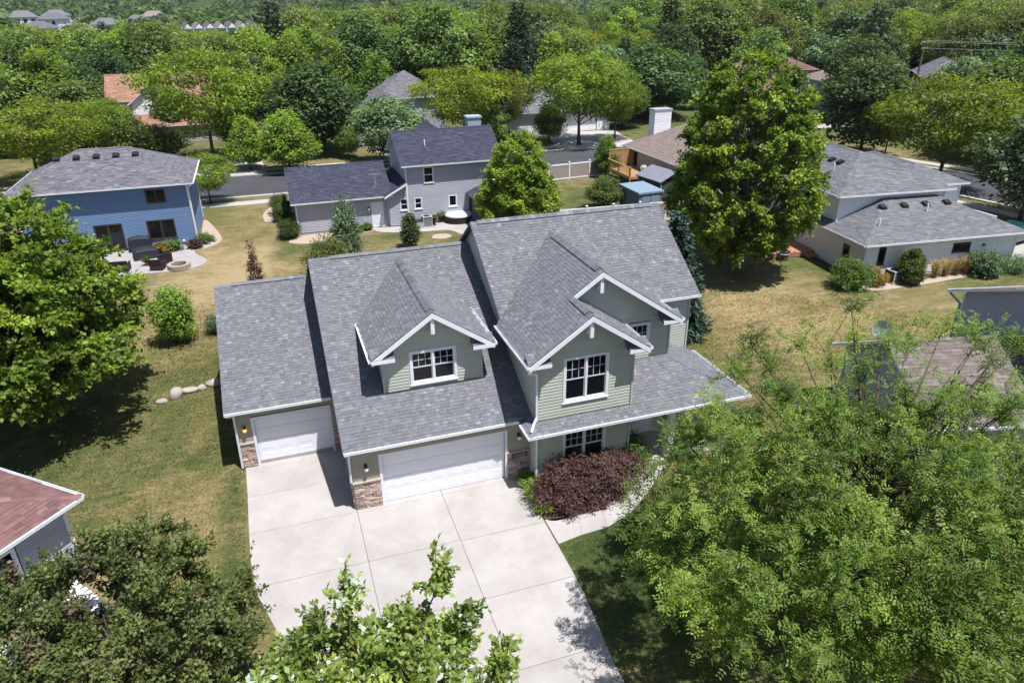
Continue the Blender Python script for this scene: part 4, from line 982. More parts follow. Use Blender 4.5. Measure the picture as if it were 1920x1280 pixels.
# --- layered maple at the left
def spray_tree(seed, H, R, z0, prof, n, leaf, size, tw, pl, tlr, trunk_r, inner=.25, sep=.8, flatten=.45, bark=None, lean=(0, 0), droop=.15, aspect=.75):
    r = np.random.default_rng(seed); C = crown_points(r, n, H-.6, R-.6, z0+.5, prof, inner, sep); m = len(C)
    mb = MB(); tree_limbs(mb, r, z0, C, trunk_r, H*.86, thin=.4, bend=.3)
    out = unit(C*np.array([1, 1, 0])+np.array([0, 0, .55+0*H])); k = np.repeat(np.arange(m), tw); d = unit(out[k]*.8+rand_dir(r, len(k))*np.array([1, 1, flatten])*1.0); tl = r.uniform(*tlr, len(k))
    for q in range(0, len(k), 4): mb.tube([C[k[q]], C[k[q]]+d[q]*tl[q]], [.02, .006], 3)
    kk = np.repeat(np.arange(len(k)), pl); s = r.random(len(kk))**.7; P = C[k[kk]]+d[kk]*(tl[kk]*s)[:, None]+r.normal(0, .11, (len(kk), 3))*np.array([1, 1, .7]); P[:, 2] -= droop*tl[kk]*s*s
    A = unit(d[kk]*.5+rand_dir(r, len(kk))+np.array([0, 0, -.2])); Nn = unit(np.array([0, 0, 1.0])+rand_dir(r, len(kk))*.65); L = size*np.clip(r.normal(1, .25, len(kk)), .5, 1.7)
    var = np.clip(r.normal(.45, .15, m)[k[kk]]+r.normal(0, .12, len(k))[kk]+r.normal(0, .14, len(kk)), 0, 1)
    V, Fq = leaf_quads(P, A, Nn, L, L*aspect); return mb.mesh('trunk', bark or M_BARK, True), np_mesh('crown', V, Fq, var, leaf)
bL = (-13.3, 11.3); hL = 11.2
place_tree('maple_tree', 'tall layered maple tree with a dark trunk on the side lawn near the blue house', spray_tree(31, hL, 7.3, 1.6, lambda t: max(.05, (1-t)**.5*min(1, .55+1.8*t)), 265, LEAF['maple'], .20, 9, 38, (.6, 1.35), .30, .2, .8), bL)
# --- big upright maple right of the house
bC = G(1375, 512); hC = height_for(bC, 92)
place_tree('maple_tree', 'tallest dense upright maple tree with pale trunk in the back lawn beside the white house', spray_tree(32, hC, 5.7, 1.5, lambda t: max(.05, (1-t)**.30*min(1, .6+1.6*t)), 300, LEAF['maple'], .19, 9, 36, (.45, 1.0), .27, .38, .72, bark=M_BARK_PALE, flatten=.95), bC)
# --- yellow-green maple behind the tall roof
bM = np.array([16.6, 29.5, 0]); hM = height_for(bM, 240)
place_tree('maple_tree', 'yellow-green egg-shaped maple tree beside the grey house patio', spray_tree(33, hM, 3.9, .9, lambda t: max(.05, (1-t)**.5*min(1, .6+2*t)), 170, leaf_mat('leaf_young_maple', (0.0840, 0.1400, 0.0224), (0.2100, 0.2940, 0.0448), (0.3920, 0.4620, 0.0770), .45, rnd=0.0), .18, 8, 34, (.4, .9), .17, .3, .6, flatten=.95), bM)

# --- prototypes for the trees behind (shared meshes)
PROTO = {
 'linden': [tree_meshes(50+i, 10, 4.2, 1.8, oval, 46, 1.45, 300, .34, LEAF['linden'], shell=.62, n_limb=14) for i in range(2)],
 'locust': [tree_meshes(60+i, 9.5, 5.2, 2.6, vase, 60, 1.25, 240, .27, LEAF['locust'], shell=.25, flat=.5, aspect=.42, n_limb=26, up=.4) for i in range(3)],
 'maple':  [tree_meshes(70+i, 10, 4.0, 1.6, egg, 50, 1.25, 280, .34, LEAF['bright'], shell=.5, n_limb=14) for i in range(2)],
 'ash':    [tree_meshes(80+i, 11, 4.6, 2.0, oval, 50, 1.45, 280, .36, LEAF['ash'], shell=.5, n_limb=14) for i in range(2)],
 'silver': [tree_meshes(90+i, 9, 3.8, 1.6, globe, 44, 1.2, 260, .32, LEAF['silver'], shell=.45, n_limb=12) for i in range(2)],
 'willow': [tree_meshes(100+i, 12, 5.4, 1.6, oval, 62, 1.5, 270, .40, LEAF['willow'], shell=.4, flat=.9, aspect=.34, droop=.7, n_limb=14) for i in range(2)],
 'yellow': [tree_meshes(120, 8, 3.2, 1.4, globe, 36, 1.1, 240, .3, LEAF['yellow'], shell=.4, n_limb=12)],
 'spruce': [conifer_meshes(110, 10, 2.7, LEAF['spruce'], 30, 40, .42)],
 'pine':   [conifer_meshes(111, 11, 3.6, LEAF['pine'], 20, 46, .55, .1)],
}
PH = {k: (10 if k in ('linden', 'maple', 'spruce') else {'locust': 9.5, 'ash': 11, 'silver': 9, 'willow': 12, 'yellow': 8, 'pine': 11}[k]) for k in PROTO}
PR = {'linden': 4.2, 'locust': 5.2, 'maple': 4.0, 'ash': 4.6, 'silver': 3.8, 'willow': 5.4, 'yellow': 3.2, 'spruce': 2.7, 'pine': 3.6}
NAME = {'linden': 'linden_tree', 'locust': 'honey_locust', 'maple': 'maple_tree', 'ash': 'ash_tree', 'silver': 'silver_leaved_tree', 'willow': 'willow_tree', 'yellow': 'yellow_leaved_tree', 'spruce': 'spruce_tree', 'pine': 'pine_tree'}
tr = random.Random(77); placed = []
def traced(kind, px, top, base, wpx, label, group=None):
    b = G(px, base); h = height_for(b, top); dep = proj((b[0], b[1], h/2))[2]; R = wpx/2*dep/F_PX
    t = place_tree(NAME[kind], label, tr.choice(PROTO[kind]), b, (R/PR[kind], R/PR[kind], h/PH[kind]), tr.uniform(0, 6.28), group); placed.append((b[0], b[1], R)); return t
traced('linden', 1213, 82, 222, 172, 'dense dark linden tree rising behind the chimney of the brown roofed house')
traced('linden', 1297, 103, 205, 66, 'narrow linden tree beside the dense dark one by the footpath')
traced('linden', 1612, 104, 292, 182, 'broad blue-green linden tree beside the pale grey hip roof')
traced('locust', 1755, 140, 350, 300, 'airy olive honey locust with a leaning trunk at the road bend beyond the white house')
traced('silver', 1912, 205, 412, 190, 'speckled pale green tree overhanging the road bend')
traced('locust', 1085, 95, 272, 225, 'airy olive honey locust standing before the white garage across the road')
traced('locust', 872, 118, 268, 225, 'airy olive honey locust behind the ridge of the charcoal roofed house')
traced('silver', 735, 178, 306, 142, 'silvery green tree at the end of the grey house garage')
traced('linden', 597, 118, 285, 182, 'dark green linden tree across the road behind the grey garage roof')
traced('maple', 545, 203, 322, 122, 'rounded fresh green maple tree at the road edge')
traced('locust', 402, 88, 305, 255, 'spreading olive honey locust with a forked dark trunk before the terracotta roof')
traced('locust', 395, 288, 382, 122, 'small olive honey locust beside the blue house')
traced('ash', 300, 232, 305, 110, 'low green tree just behind the blue house roof')
traced('locust', 75, 185, 345, 270, 'broad olive honey locust left of the terracotta roofed house')
traced('ash', 165, 150, 300, 150, 'mid green ash tree hard by the left end of the terracotta roof')
traced('maple', 482, 48, 205, 132, 'tall fresh green maple tree behind the spreading honey locust')
traced('maple', 640, 75, 215, 92, 'upright fresh green maple tree beyond the dark linden')
traced('maple', 712, 95, 240, 90, 'fresh green maple tree between the silvery tree and the tall conifer')
traced('spruce', 965, 72, 200, 108, 'blue-green spruce tree rising between two honey locusts')
traced('pine', 737, 28, 165, 100, 'dusky pine tree with a ragged pointed crown')
traced('spruce', 1092, 52, 140, 66, 'small powdery blue spruce tree amid the wood')
traced('locust', 832, 18, 130, 190, 'large olive honey locust in the wood behind the lamp post')
traced('yellow', 1312, 26, 112, 72, 'yellow-leaved tree above the red-brown roofs')
traced('maple', 1137, 250, 332, 58, 'small leaning fresh green maple tree beside the wooden deck')
for kd_, a_, b_, c_, w_, l_ in (('ash', 455, 170, 292, 90, 'mid green tree filling the gap beside the spreading honey locust'), ('maple', 525, 110, 225, 84, 'fresh green maple tree behind the rounded one at the road edge'), ('ash', 335, 165, 262, 84, 'mid green tree in front of the terracotta roof end'),
    ('ash', 655, 236, 296, 50, 'small mid green tree at the edge of the driveway across the road'), ('locust', 955, 126, 262, 120, 'olive honey locust in front of the pale grey hip roof'), ('ash', 1165, 126, 240, 92, 'mid green tree between honey locust and dense dark linden'), ('ash', 925, 196, 272, 66, 'low green tree at the left end of the pale grey hip roof'),
    ('locust', 1655, 165, 305, 120, 'olive honey locust behind the pale grey hip roof ridge'), ('willow', 1425, 14, 165, 150, 'soft olive-grey willow tree directly behind the tallest maple'), ('ash', 1850, 105, 300, 170, 'broad mid green tree behind the leaning honey locust'), ('locust', 1905, 130, 330, 150, 'olive honey locust hard behind the speckled pale tree'), ('willow', 1560, 8, 150, 170, 'soft olive-grey willow tree over the footpath end'),
    ('linden', 1905, 5, 180, 170, 'dark linden tree rising behind the power lines'), ('linden', 1690, 15, 150, 150, 'dark linden tree just left of the utility pole'), ('willow', 1800, 0, 160, 170, 'soft olive-grey willow tree just right of the utility pole'), ('locust', 215, 185, 322, 120, 'olive honey locust right behind the blue house ridge'), ('ash', 20, 110, 290, 170, 'mid green tree screening the pale sided house corner')):
    traced(kd_, a_, b_, c_, w_, l_)
traced('locust', 1152, 132, 262, 118, 'olive honey locust screening the right end of the white garage'); traced('ash', 1030, 196, 268, 64, 'low green tree before the pale wall across the road'); traced('ash', 250, 205, 318, 96, 'low green tree between blue house ridge and terracotta roof'); traced('maple', 470, 215, 318, 86, 'young fresh green maple tree left of the rounded one at the road edge'); traced('ash', 1240, 120, 215, 90, 'mid green tree between the dense dark linden and the narrow one')
traced('ash', 1132, 330, 392, 72, 'low feathery green tree inside the white fence')
# ------------------------------------------------------------------ neighbouring houses
def block(parent, x0, x1, y0, y1, ze, kind, slope, wall_mat, roof_mat, z0=0.0, ov=.45, expo=.17, wid=(.25, .5), ops=None, trim=M_WHITE, lap=.135, seed=1, walls='fblr', gut_=True):
    """A house block in the parent's frame. kind: hip / gx (ridge along x) / gy. ops: {'f': [(u0,u1,z0,z1)]}."""
    r2 = random.Random(seed); ops = ops or {}; X0, X1, Y0, Y1 = x0-ov, x1+ov, y0-ov, y1+ov; ymid, xmid = (Y0+Y1)/2, (X0+X1)/2
    zo = ze
    if kind == 'gx': zp = ze+slope*(ymid-Y0); P = [([(X0, Y0, ze), (X1, Y0, ze), (X1, ymid, zp), (X0, ymid, zp)], (0, 1)), ([(X0, Y1, ze), (X1, Y1, ze), (X1, ymid, zp), (X0, ymid, zp)], (0, -1))]; ridge = [((X0, ymid, zp), (X1, ymid, zp))]
    elif kind == 'gy': zp = ze+slope*(xmid-X0); P = [([(X0, Y0, ze), (X0, Y1, ze), (xmid, Y1, zp), (xmid, Y0, zp)], (1, 0)), ([(X1, Y0, ze), (X1, Y1, ze), (xmid, Y1, zp), (xmid, Y0, zp)], (-1, 0))]; ridge = [((xmid, Y0, zp), (xmid, Y1, zp))]
    else:
        h = min(X1-X0, Y1-Y0)/2; zp = ze+slope*h
        if X1-X0 >= Y1-Y0: a, b = (X0+h, ymid, zp), (X1-h, ymid, zp)
        else: a, b = (xmid, Y0+h, zp), (xmid, Y1-h, zp)
        lx = X1-X0 >= Y1-Y0
        f0, f1 = (a, b) if lx else (a, a); b0, b1 = (a, b) if lx else (b, b)
        P = [([(X0, Y0, ze), (X1, Y0, ze)]+([b, a] if lx else [a]), (0, 1)), ([(X0, Y1, ze), (X1, Y1, ze)]+([b, a] if lx else [b]), (0, -1)),
             ([(X0, Y0, ze), (X0, Y1, ze)]+([a] if lx else [b, a]), (1, 0)), ([(X1, Y0, ze), (X1, Y1, ze)]+([b] if lx else [b, a]), (-1, 0))]
        ridge = [(a, b)] if np.linalg.norm(np.array(a)-b) > .1 else []
        for c in ((X0, Y0), (X1, Y0), (X0, Y1), (X1, Y1)):
            t = a if np.linalg.norm(np.array(a[:2])-c) < np.linalg.norm(np.array(b[:2])-c) else b
            ridge.append(((*c, ze), t))
    deck = MB(); sh = [];
    for pts, up in P:
        mb = MB(); roof_plane(mb, pts, up, expo, wid, rnd=r2, deck=deck); sh.append(mb)
    rf = deck.build('roof', trim, parent)
    for mb in sh: stuff(mb.build('shingles', roof_mat, rf))
    cp = MB()
    for a, b in ridge: ridge_caps(cp, a, b, slope=slope*.7, step=.3, w=.15, rnd=r2, lift=.01)
    stuff(cp.build('ridge_cap_shingles', roof_mat, rf))
    if gut_:
        sides = {'f': ((X0, Y0+.01, ze+.01), (X1, Y0+.01, ze+.01), (0, -1)), 'b': ((X1, Y1-.01, ze+.01), (X0, Y1-.01, ze+.01), (0, 1)), 'l': ((X0+.01, Y1, ze+.01), (X0+.01, Y0, ze+.01), (-1, 0)), 'r': ((X1-.01, Y0, ze+.01), (X1-.01, Y1, ze+.01), (1, 0))}
        for k in {'gx': 'fb', 'gy': 'lr', 'hip': 'fblr'}[kind]:
            m = MB(); gutter(m, *sides[k]); m.build('gutter', trim, parent)
    core = MB(); zt = ze-.02; I = .5
    core.box(x0+I, y0+I, z0, x1-I, y1-I, zt); core.build('wall_core', M_ROOM, parent)
    def gab(L, s, w0):  # gable profile along a wall of length L
        return (lambda z: max(0, (z-ze-.02-slope*ov*0)/slope-ov) if z > ze else 0)
    spec = {'f': ((x0, y0, 0), X3, -Y3, x1-x0, kind == 'gy'), 'b': ((x1, y1, 0), -X3, Y3, x1-x0, kind == 'gy'), 'l': ((x0, y1, 0), -Y3, -X3, y1-y0, kind == 'gx'), 'r': ((x1, y0, 0), Y3, X3, y1-y0, kind == 'gx')}
    for k in walls:
        o, u, n, Lw, g = spec[k]
        top = zp-.12 if g else ze-.05
        lf = (lambda z: max(0.0, (z-(ze+slope*ov-.08))/slope)) if g else K(0)
        rt = (lambda z, Lw=Lw, lf=lf: Lw-lf(z)) if g else K(Lw)
        mb = MB()
        for r_ in laps(lf, rt, z0, top, ops.get(k, ()), .25):
            l0, r0, l1, r1, za, zb = r_; mb.quad(*[np.array(o)+u*a+Z3*b-n*.006 for a, b in ((l0, za), (r0, za), (r1, zb), (l1, zb))])
        w = mb.build('wall', wall_mat, parent); siding(w, wall_mat, o, u, n, lf, rt, z0+.15, top, ops.get(k, ()), expo=lap, rnd=r2)
    for cx, cy in ((x0, y0), (x1, y0), (x0, y1), (x1, y1)):
        m = MB(); m.box(cx-.06, cy-.06, z0, cx+.06, cy+.06, ze-.06); m.build('corner_board', trim, parent)
    return zp
def roof_vents(parent, pts, slope_dir, slope):
    for p in pts:
        m = MB(); d = np.array([slope_dir[0], slope_dir[1], slope]); d /= np.linalg.norm(d); s_ = np.array([-slope_dir[1], slope_dir[0], 0.0]); n_ = np.cross(s_, d); n_ = n_ if n_[2] > 0 else -n_
        m.obox(np.array(p)-s_*.2-d*.2, s_*.4, d*.4, n_*.16); m.obox(np.array(p)-s_*.26-d*.26, s_*.52, d*.52, n_*.03); m.build('roof_vent', M_BLACK, parent)
def vent_pipe(parent, p): m = MB(); m.tube([np.array(p)-Z3*.1, np.array(p)+Z3*.5], .06, 8); m.build('vent_pipe', M_WHITE, parent)

# blue house
blue = thing('house', 'blue sided two-storey house with grey hip roof and a round patio', 'house')
zpB = block(blue, -18.9, -7.35, 37.2, 45.4, 4.82, 'hip', .48, M_BLUE, M_SHINGLE_PU, ops={'f': [(8.22, 10.2, .60, 2.12), (8.6, 9.95, 3.45, 4.45), (4.6, 6.55, .05, 2.1)]}, seed=2, ov=.5, lap=.11)
window(blue, (-10.68, 37.2, .60), X3, -Y3, 1.98, 1.52, units=2, trim=.08, mat=M_BROWNM, grid=None, hung=False, curtain=[(1.0, 1.9)])
window(blue, (-10.30, 37.2, 3.45), X3, -Y3, 1.35, 1.0, units=2, trim=.07, mat=M_BROWNM, grid=None, hung=False)
window(blue, (-14.3, 37.2, .05), X3, -Y3, 1.95, 2.05, units=2, trim=.08, mat=M_BROWNM, grid=None, hung=False, curtain=[(1.05, 1.85)])
roof_vents(blue, [(-16.2+1.35*i, 40.25, 4.82+.48*3.55+.02) for i in range(5)], (0, 1), .48)
m = MB(); downspout(m, [(-6.95, 36.68, 4.7), (-7.28, 37.05, 4.4), (-7.28, 37.06, .15), (-6.1, 36.5, .06)], .1); m.build('downspout', M_WHITE, blue)
bay_b = block(blue, -15.5, -11.5, 45.9, 50.5, 2.6, 'gy', .5, M_BLUE, M_SHINGLE_PU, seed=3)

# grey house behind: garage wing, lean-to and tall part
grey = thing('house', 'grey sided house with charcoal roofs, long garage wing and white back door', 'house')
block(grey, .35, 7.69, 36.6, 44.0, 2.62, 'gx', .50, M_GREY, M_SHINGLE_DK, ops={'f': [(5.95, 6.85, .02, 2.1)]}, seed=4, ov=.4)
slab_door(grey, (6.35, 36.6, .03), X3, -Y3, .82, 2.02)
block(grey, 9.25, 17.2, 36.2, 43.2, 4.98, 'gx', .56, M_GREY, M_SHINGLE_DK, ops={'f': [(.0-.25+.0, -.2, 0, 0), (.55, 1.2, 1.30, 2.28), (3.45, 4.2, 1.25, 2.25), (1.45, 2.3, 3.42, 4.75)]}, seed=5, ov=.4)
lt = MB(); ltd = MB(); roof_plane(lt, [(7.3, 35.8, 2.64), (7.3, 42.5, 2.64), (9.22, 42.5, 3.66), (9.22, 35.8, 3.66)], (1, 0), .17, (.25, .5), deck=ltd); ltr = ltd.build('lean_to_roof', M_FLASH, grey); stuff(lt.build('shingles', M_SHINGLE_DK, ltr))
lf_ = MB(); lf_.obox((7.3, 35.76, 2.46), (1.92, 0, 1.02), (0, .03, 0), (0, 0, .16)); lf_.build('rake_board', M_WHITE, grey)
wall(grey, M_GREY, (7.70, 36.2, 0), X3, -Y3, lambda z: max(0, (z-2.72)/.53), K(1.55), .1, 3.5, [(.92, 1.54, 1.30, 2.28)], single=False)
wall(grey, M_GREY, (7.70, 36.2, 0), Y3, -X3, K(0), K(.5), .1, 2.7, (), single=False)
window(grey, (8.60, 36.2, 1.30), X3, -Y3, .66, 1.0, units=1, trim=.07, grid=None); window(grey, (9.80, 36.2, 1.30), X3, -Y3, .65, .98, units=1, trim=.07, grid=None)
window(grey, (12.70, 36.2, 1.25), X3, -Y3, .75, 1.0, units=1, trim=.08, grid=None, hung=False); window(grey, (10.70, 36.2, 3.42), X3, -Y3, .85, 1.33, units=1, trim=.06, grid=None)
lantern(grey, (6.05, 36.58, 1.65), False)
m = MB(); m.box(15.7, 40.2, 6.2, 16.9, 41.2, 7.75); m.box(15.62, 40.12, 7.75, 16.98, 41.28, 7.88); m.build('chimney_chase', surf('blue_grey_metal', (.33, .40, .47), None, .5, 6), grey)
m = MB(); m.box(12.9, 43.0, 6.0, 13.0, 43.1, 6.05); gab_ = block(grey, 12.0, 14.6, 41.5, 46.5, 5.9, 'gy', .62, M_GREY, M_SHINGLE_DK, z0=4.6, seed=7, ov=.2, walls='f', gut_=False)
vent_pipe(grey, (11.3, 37.9, 6.1))
an = MB(); an.tube([(6.9, 37.4, 3.0), (6.9, 37.4, 4.25)], .02, 5); an.beam((6.4, 37.4, 4.2), (7.5, 37.4, 4.2), .02, .02); [an.beam((6.45+.2*i, 37.15, 4.2), (6.45+.2*i, 37.65, 4.2), .012, .012) for i in range(5)]; [an.tube([(6.9+a, 37.4+b, 3.05), (6.9, 37.4, 3.7)], .015, 4) for a, b in ((.3, 0), (-.2, .25), (-.2, -.25))]
an.build('roof_aerial', M_GREYM, grey)

# white house at right
WH = thing('house', 'white sided house with pale grey hip roofs beside the road bend', 'house', (34.9, 13.0, 0), math.radians(-6))
block(WH, 0.0, 11.7, 0.0, 7.6, 2.52, 'hip', .42, M_CREAM, M_SHINGLE_LG, ops={'f': [(1.0, 1.55, .95, 2.1), (6.7, 8.1, 1.35, 1.95), (9.4, 10.3, .1, 2.1)], 'l': [(5.4, 6.1, .9, 1.9)]}, seed=8, ov=.45)
block(WH, .4, 8.8, 4.0, 15.5, 4.72, 'hip', .42, M_CREAM, M_SHINGLE_LG, ops={'l': [(3.2, 5.2, .1, 2.1), (8.5, 9.6, 2.6, 3.8)]}, seed=9, ov=.45)
block(WH, 8.9, 13.6, 7.7, 17.5, 4.0, 'hip', .40, M_CREAM, M_SHINGLE_LG, seed=10, ov=.4)
window(WH, (1.0, 0, .95), X3, -Y3, .55, 1.15, units=1, trim=.06, mat=M_BROWNM, grid=None, hung=False); window(WH, (6.7, 0, 1.35), X3, -Y3, 1.4, .6, units=2, trim=.06, mat=M_BROWNM, grid=None, hung=False)
slab_door(WH, (9.4, 0, .1), X3, -Y3, .9, 2.0, mat=M_CREAM); lantern(WH, (9.1, -.02, 1.7), False)
window(WH, (.4, 15.5-3.2, .1), -Y3, -X3, 2.0, 2.0, units=2, trim=.07, mat=M_WHITE, grid=None, hung=False); window(WH, (.4, 15.5-8.5, 2.6), -Y3, -X3, 1.1, 1.2, units=1, trim=.06, mat=M_BROWNM, grid=None)
window(WH, (0, 7.6-5.4, .9), -Y3, -X3, .7, 1.0, units=1, trim=.06, mat=surf('brick_red_shutter', (.30, .12, .07), None, .7, 6), grid=None, hung=False)
roof_vents(WH, [(3.0+1.7*i, 2.9, 2.52+.42*3.35+.02) for i in range(4)], (0, 1), .42); roof_vents(WH, [(2.9, 8.0+1.0*i, 4.72+.42*2.95+.02) for i in range(4)], (1, 0), .42)
vent_pipe(WH, (1.6, 1.2, 3.2)); vent_pipe(WH, (6.0, 2.2, 3.7)); vent_pipe(WH, (2.0, 7.4, 5.6))
m = MB(); downspout(m, [(-.3, -.4, 2.4), (-.05, -.1, 2.2), (-.05, -.1, .1)], .09); m.build('downspout', M_WHITE, WH)
m = MB(); m.obox((8.9, 3.95, 3.6), (2.6, -2.2, -.72), (.08, .08, 0), (0, 0, .14)); m.build('rake_board', M_WHITE, WH)

# grey house with brown roof at the right edge (turned a little)
RH = thing('house', 'cool grey house with brown shingle garage roof and a satellite dish', 'house', (20.8, -5.6, 0), math.radians(-14))
block(RH, 0, 8.0, 0, 6.4, 2.75, 'gx', .52, M_LILAC, M_SHINGLE_BR, seed=11, ov=.45, lap=.16)
block(RH, 5.3, 15, -2.0, 6.8, 5.0, 'gx', .40, M_LILAC, M_SHINGLE_BR, seed=12, ov=.5, lap=.16)
m = MB(); downspout(m, [(4.85, 7.25, 4.9), (5.2, 6.9, 4.5), (5.2, 6.88, .1)], .1); m.build('downspout', M_GREYM, RH)
m = MB(); m.obox((5.24, .6, 5.2), (0, 2.6, 1.15), (.03, 0, 0), (0, 0, .2)); m.build('gable_band', surf('pale_trim', (.45, .47, .52), None, .6, 5), RH)
dish = thing('satellite_dish', 'grey oval satellite dish on a short mast at the brown roof ridge', 'satellite dish', (20.75, -2.35, 4.72), math.radians(-30)); dish.scale = (.72,)*3
m = MB(); m.tube([(0, 0, -.15), (0, 0, .55)], .03, 6); m.build('mast', M_GREYM, dish)
m = MB()
for i in range(5):
    ra, rb = i/5*.42, (i+1)/5*.42
    for k in range(18):
        a0, a1 = 2*math.pi*k/18, 2*math.pi*(k+1)/18
        m.quad(*[(rad*1.1*math.cos(a), -.12-(.42**2-rad*rad)*-.5-.05, .75+rad*1.25*math.sin(a)) for rad, a in ((ra, a0), (rb, a0), (rb, a1), (ra, a1))])
m.build('reflector', surf('dish_grey', (.42, .45, .50), None, .5, 5), dish, True); m = MB(); m.beam((0, -.1, .4), (0, -.55, .62), .03, .03); m.box(-.05, -.65, .58, .05, -.53, .7); m.build('feed_arm', M_GREYM, dish)

# red-brown roofed house at the left edge
LH = thing('house', 'house corner with red-brown shingle roof and white gutters at the lawn edge', 'house', (-8.55, 0.05, 0), math.radians(139))
block(LH, .45, 9.0, .45, 9.5, 2.78, 'hip', .36, M_LILAC, M_SHINGLE_RD, seed=13, ov=.45, expo=.15, ops={'l': [(3.0, 7.4, .1, 2.3)], 'f': [(4.5, 7.5, .1, 2.2)]})
for (o_, w_) in (((.45, 9.5-3.0, .1), 1.35), ((.45, 9.5-4.5, .1), 1.35), ((.45, 9.5-6.0, .1), 1.35)): window(LH, o_, -Y3, -X3, w_, 2.2, units=1, trim=.09, mat=M_WHITE, grid=None, hung=False)
pg = thing('slatted_bench_platform', 'white slatted low platform beside the red-brown roofed house', 'platform', (-9.75, -2.9, 0), math.radians(38))
for i in range(9): m = MB(); m.box(-2.9, -.16+.26*i-1.0, .52, 1.6, .0+.26*i-1.0, .56); m.build('slat', M_WHITE, pg)
for x in (-2.7, -.6, 1.4): m = MB(); m.box(x-.05, -1.1, .42, x+.05, 1.2, .519); m.build('joist', M_WHITE, pg)
for x in (-2.7, 1.4):
    for y in (-1.0, 1.1): m = MB(); m.box(x-.06, y-.06, 0, x+.06, y+.06, .419); m.build('leg', M_WHITE, pg)

# brown-roofed house with chimney, deck and stairs
TH = thing('house', 'beige house with tan hip roof and tall sided chimney behind the deck', 'house', (34.9, 35.0, 0), 0)
block(TH, 0, 9.5, 0, 11.8, 3.05, 'hip', .55, M_BEIGE, M_SHINGLE_TN, seed=14, ov=.5, ops={'l': [(1.0, 2.0, .9, 2.7)]})
window(TH, (0, 11.8-1.0, .9), -Y3, -X3, 1.0, 1.8, units=1, trim=.07, mat=M_BROWNM, grid=None, hung=False)
ch = MB(); ch.box(1.9, 10.2, 3.0, 3.8, 11.3, 6.6); ch.build('chimney', M_CREAM, TH); m = MB(); m.box(1.82, 10.12, 6.6, 3.88, 11.38, 6.75); m.build('chimney_cap', M_GREYM, TH)
cb = MB(); siding(TH, M_CREAM, (1.9, 10.199, 0), X3, -Y3, K(0), K(1.9), 3.2, 6.55, (), expo=.16); siding(TH, M_CREAM, (1.899, 11.3, 0), -Y3, -X3, K(0), K(1.1), 3.2, 6.55, (), expo=.16)
roof_vents(TH, [(4.0+.8*i, 6.9, 5.85) for i in range(2)], (0, 1), .55)
dk = thing('deck', 'raised cedar deck with privacy screen and stairs beside the beige house', 'deck', (31.9, 40.6, 0))
for i in range(20): m = MB(); m.box(.15*i, 0, 1.22, .15*i+.135, 5.0, 1.26); m.build('deck_board', M_WOOD, dk)
m = MB(); m.box(0, 0, 1.0, 3.0, .06, 1.219); m.box(0, 4.94, 1.0, 3.0, 5, 1.219); m.box(0, .061, 1.0, .06, 4.939, 1.219); m.build('rim_joist', M_WOOD, dk)
for x, y in ((.1, .1), (2.9, .1), (.1, 2.5), (.1, 4.9), (2.9, 4.9)): m = MB(); m.box(x-.07, y-.07, 0, x+.07, y+.07, 2.25); m.build('post', M_WOOD, dk)
for i in range(24): m = MB(); m.box(.02, .2+.2*i, 1.30, .05, .24+.2*i, 2.1); m.build('baluster', M_WOOD, dk)
m = MB(); m.box(-.03, 0, 2.1, .12, 5, 2.15); m.build('rail', M_WOOD, dk); m = MB(); m.box(0, 0, 1.27, .08, 5, 1.30); m.build('rail', M_WOOD, dk)
for i in range(22): m = MB(); m.box(.1, 4.86, 1.3+.075*i, 2.95, 4.885, 1.37+.075*i); m.build('screen_board', M_WOOD, dk)
m = MB(); m.box(.05, 4.83, 2.96, 3.0, 4.93, 3.03); m.box(1.5, 4.82, 1.3, 1.6, 4.859, 2.96); m.build('screen_cap', M_WOOD, dk)
for i in range(6): m = MB(); m.box(1.2, -.28*(i+1), 1.04-.19*i, 2.3, -.28*i, 1.08-.19*i); m.build('stair_tread', M_WOOD, dk)
for x in (1.12, 2.32):
    m = MB(); m.beam((x, .1, 1.15), (x, -1.75, -.05), .05, .25, up=(0, 0, 1)); m.build('stringer', M_WOOD, dk); m = MB(); m.beam((x, .1, 2.1), (x, -1.7, .95), .05, .12); m.build('stair_rail', M_WOOD, dk)
    m = MB(); m.box(x-.05, -1.75, 0, x+.05, -1.65, 1.0); m.build('newel_post', M_WOOD, dk)
gr = thing('grill', 'silver lidded barbecue grill on the cedar deck', 'grill', (33.6, 41.0, 1.26)); m = MB(); m.lathe([(.001, .45), (.25, .42), (.34, .28), (.34, .1)], (0, 0, .5), 12); m.build('lid', M_GREYM, gr, True); m = MB(); m.box(-.36, -.26, .3, .36, .26, .6); m.build('firebox', M_BLACK, gr); [(lambda q: q.build('leg', M_BLACK, gr))((lambda q: (q.box(x-.03, y-.03, 0, x+.03, y+.03, .3), q)[1])(MB())) for x in (-.3, .3) for y in (-.2, .2)]
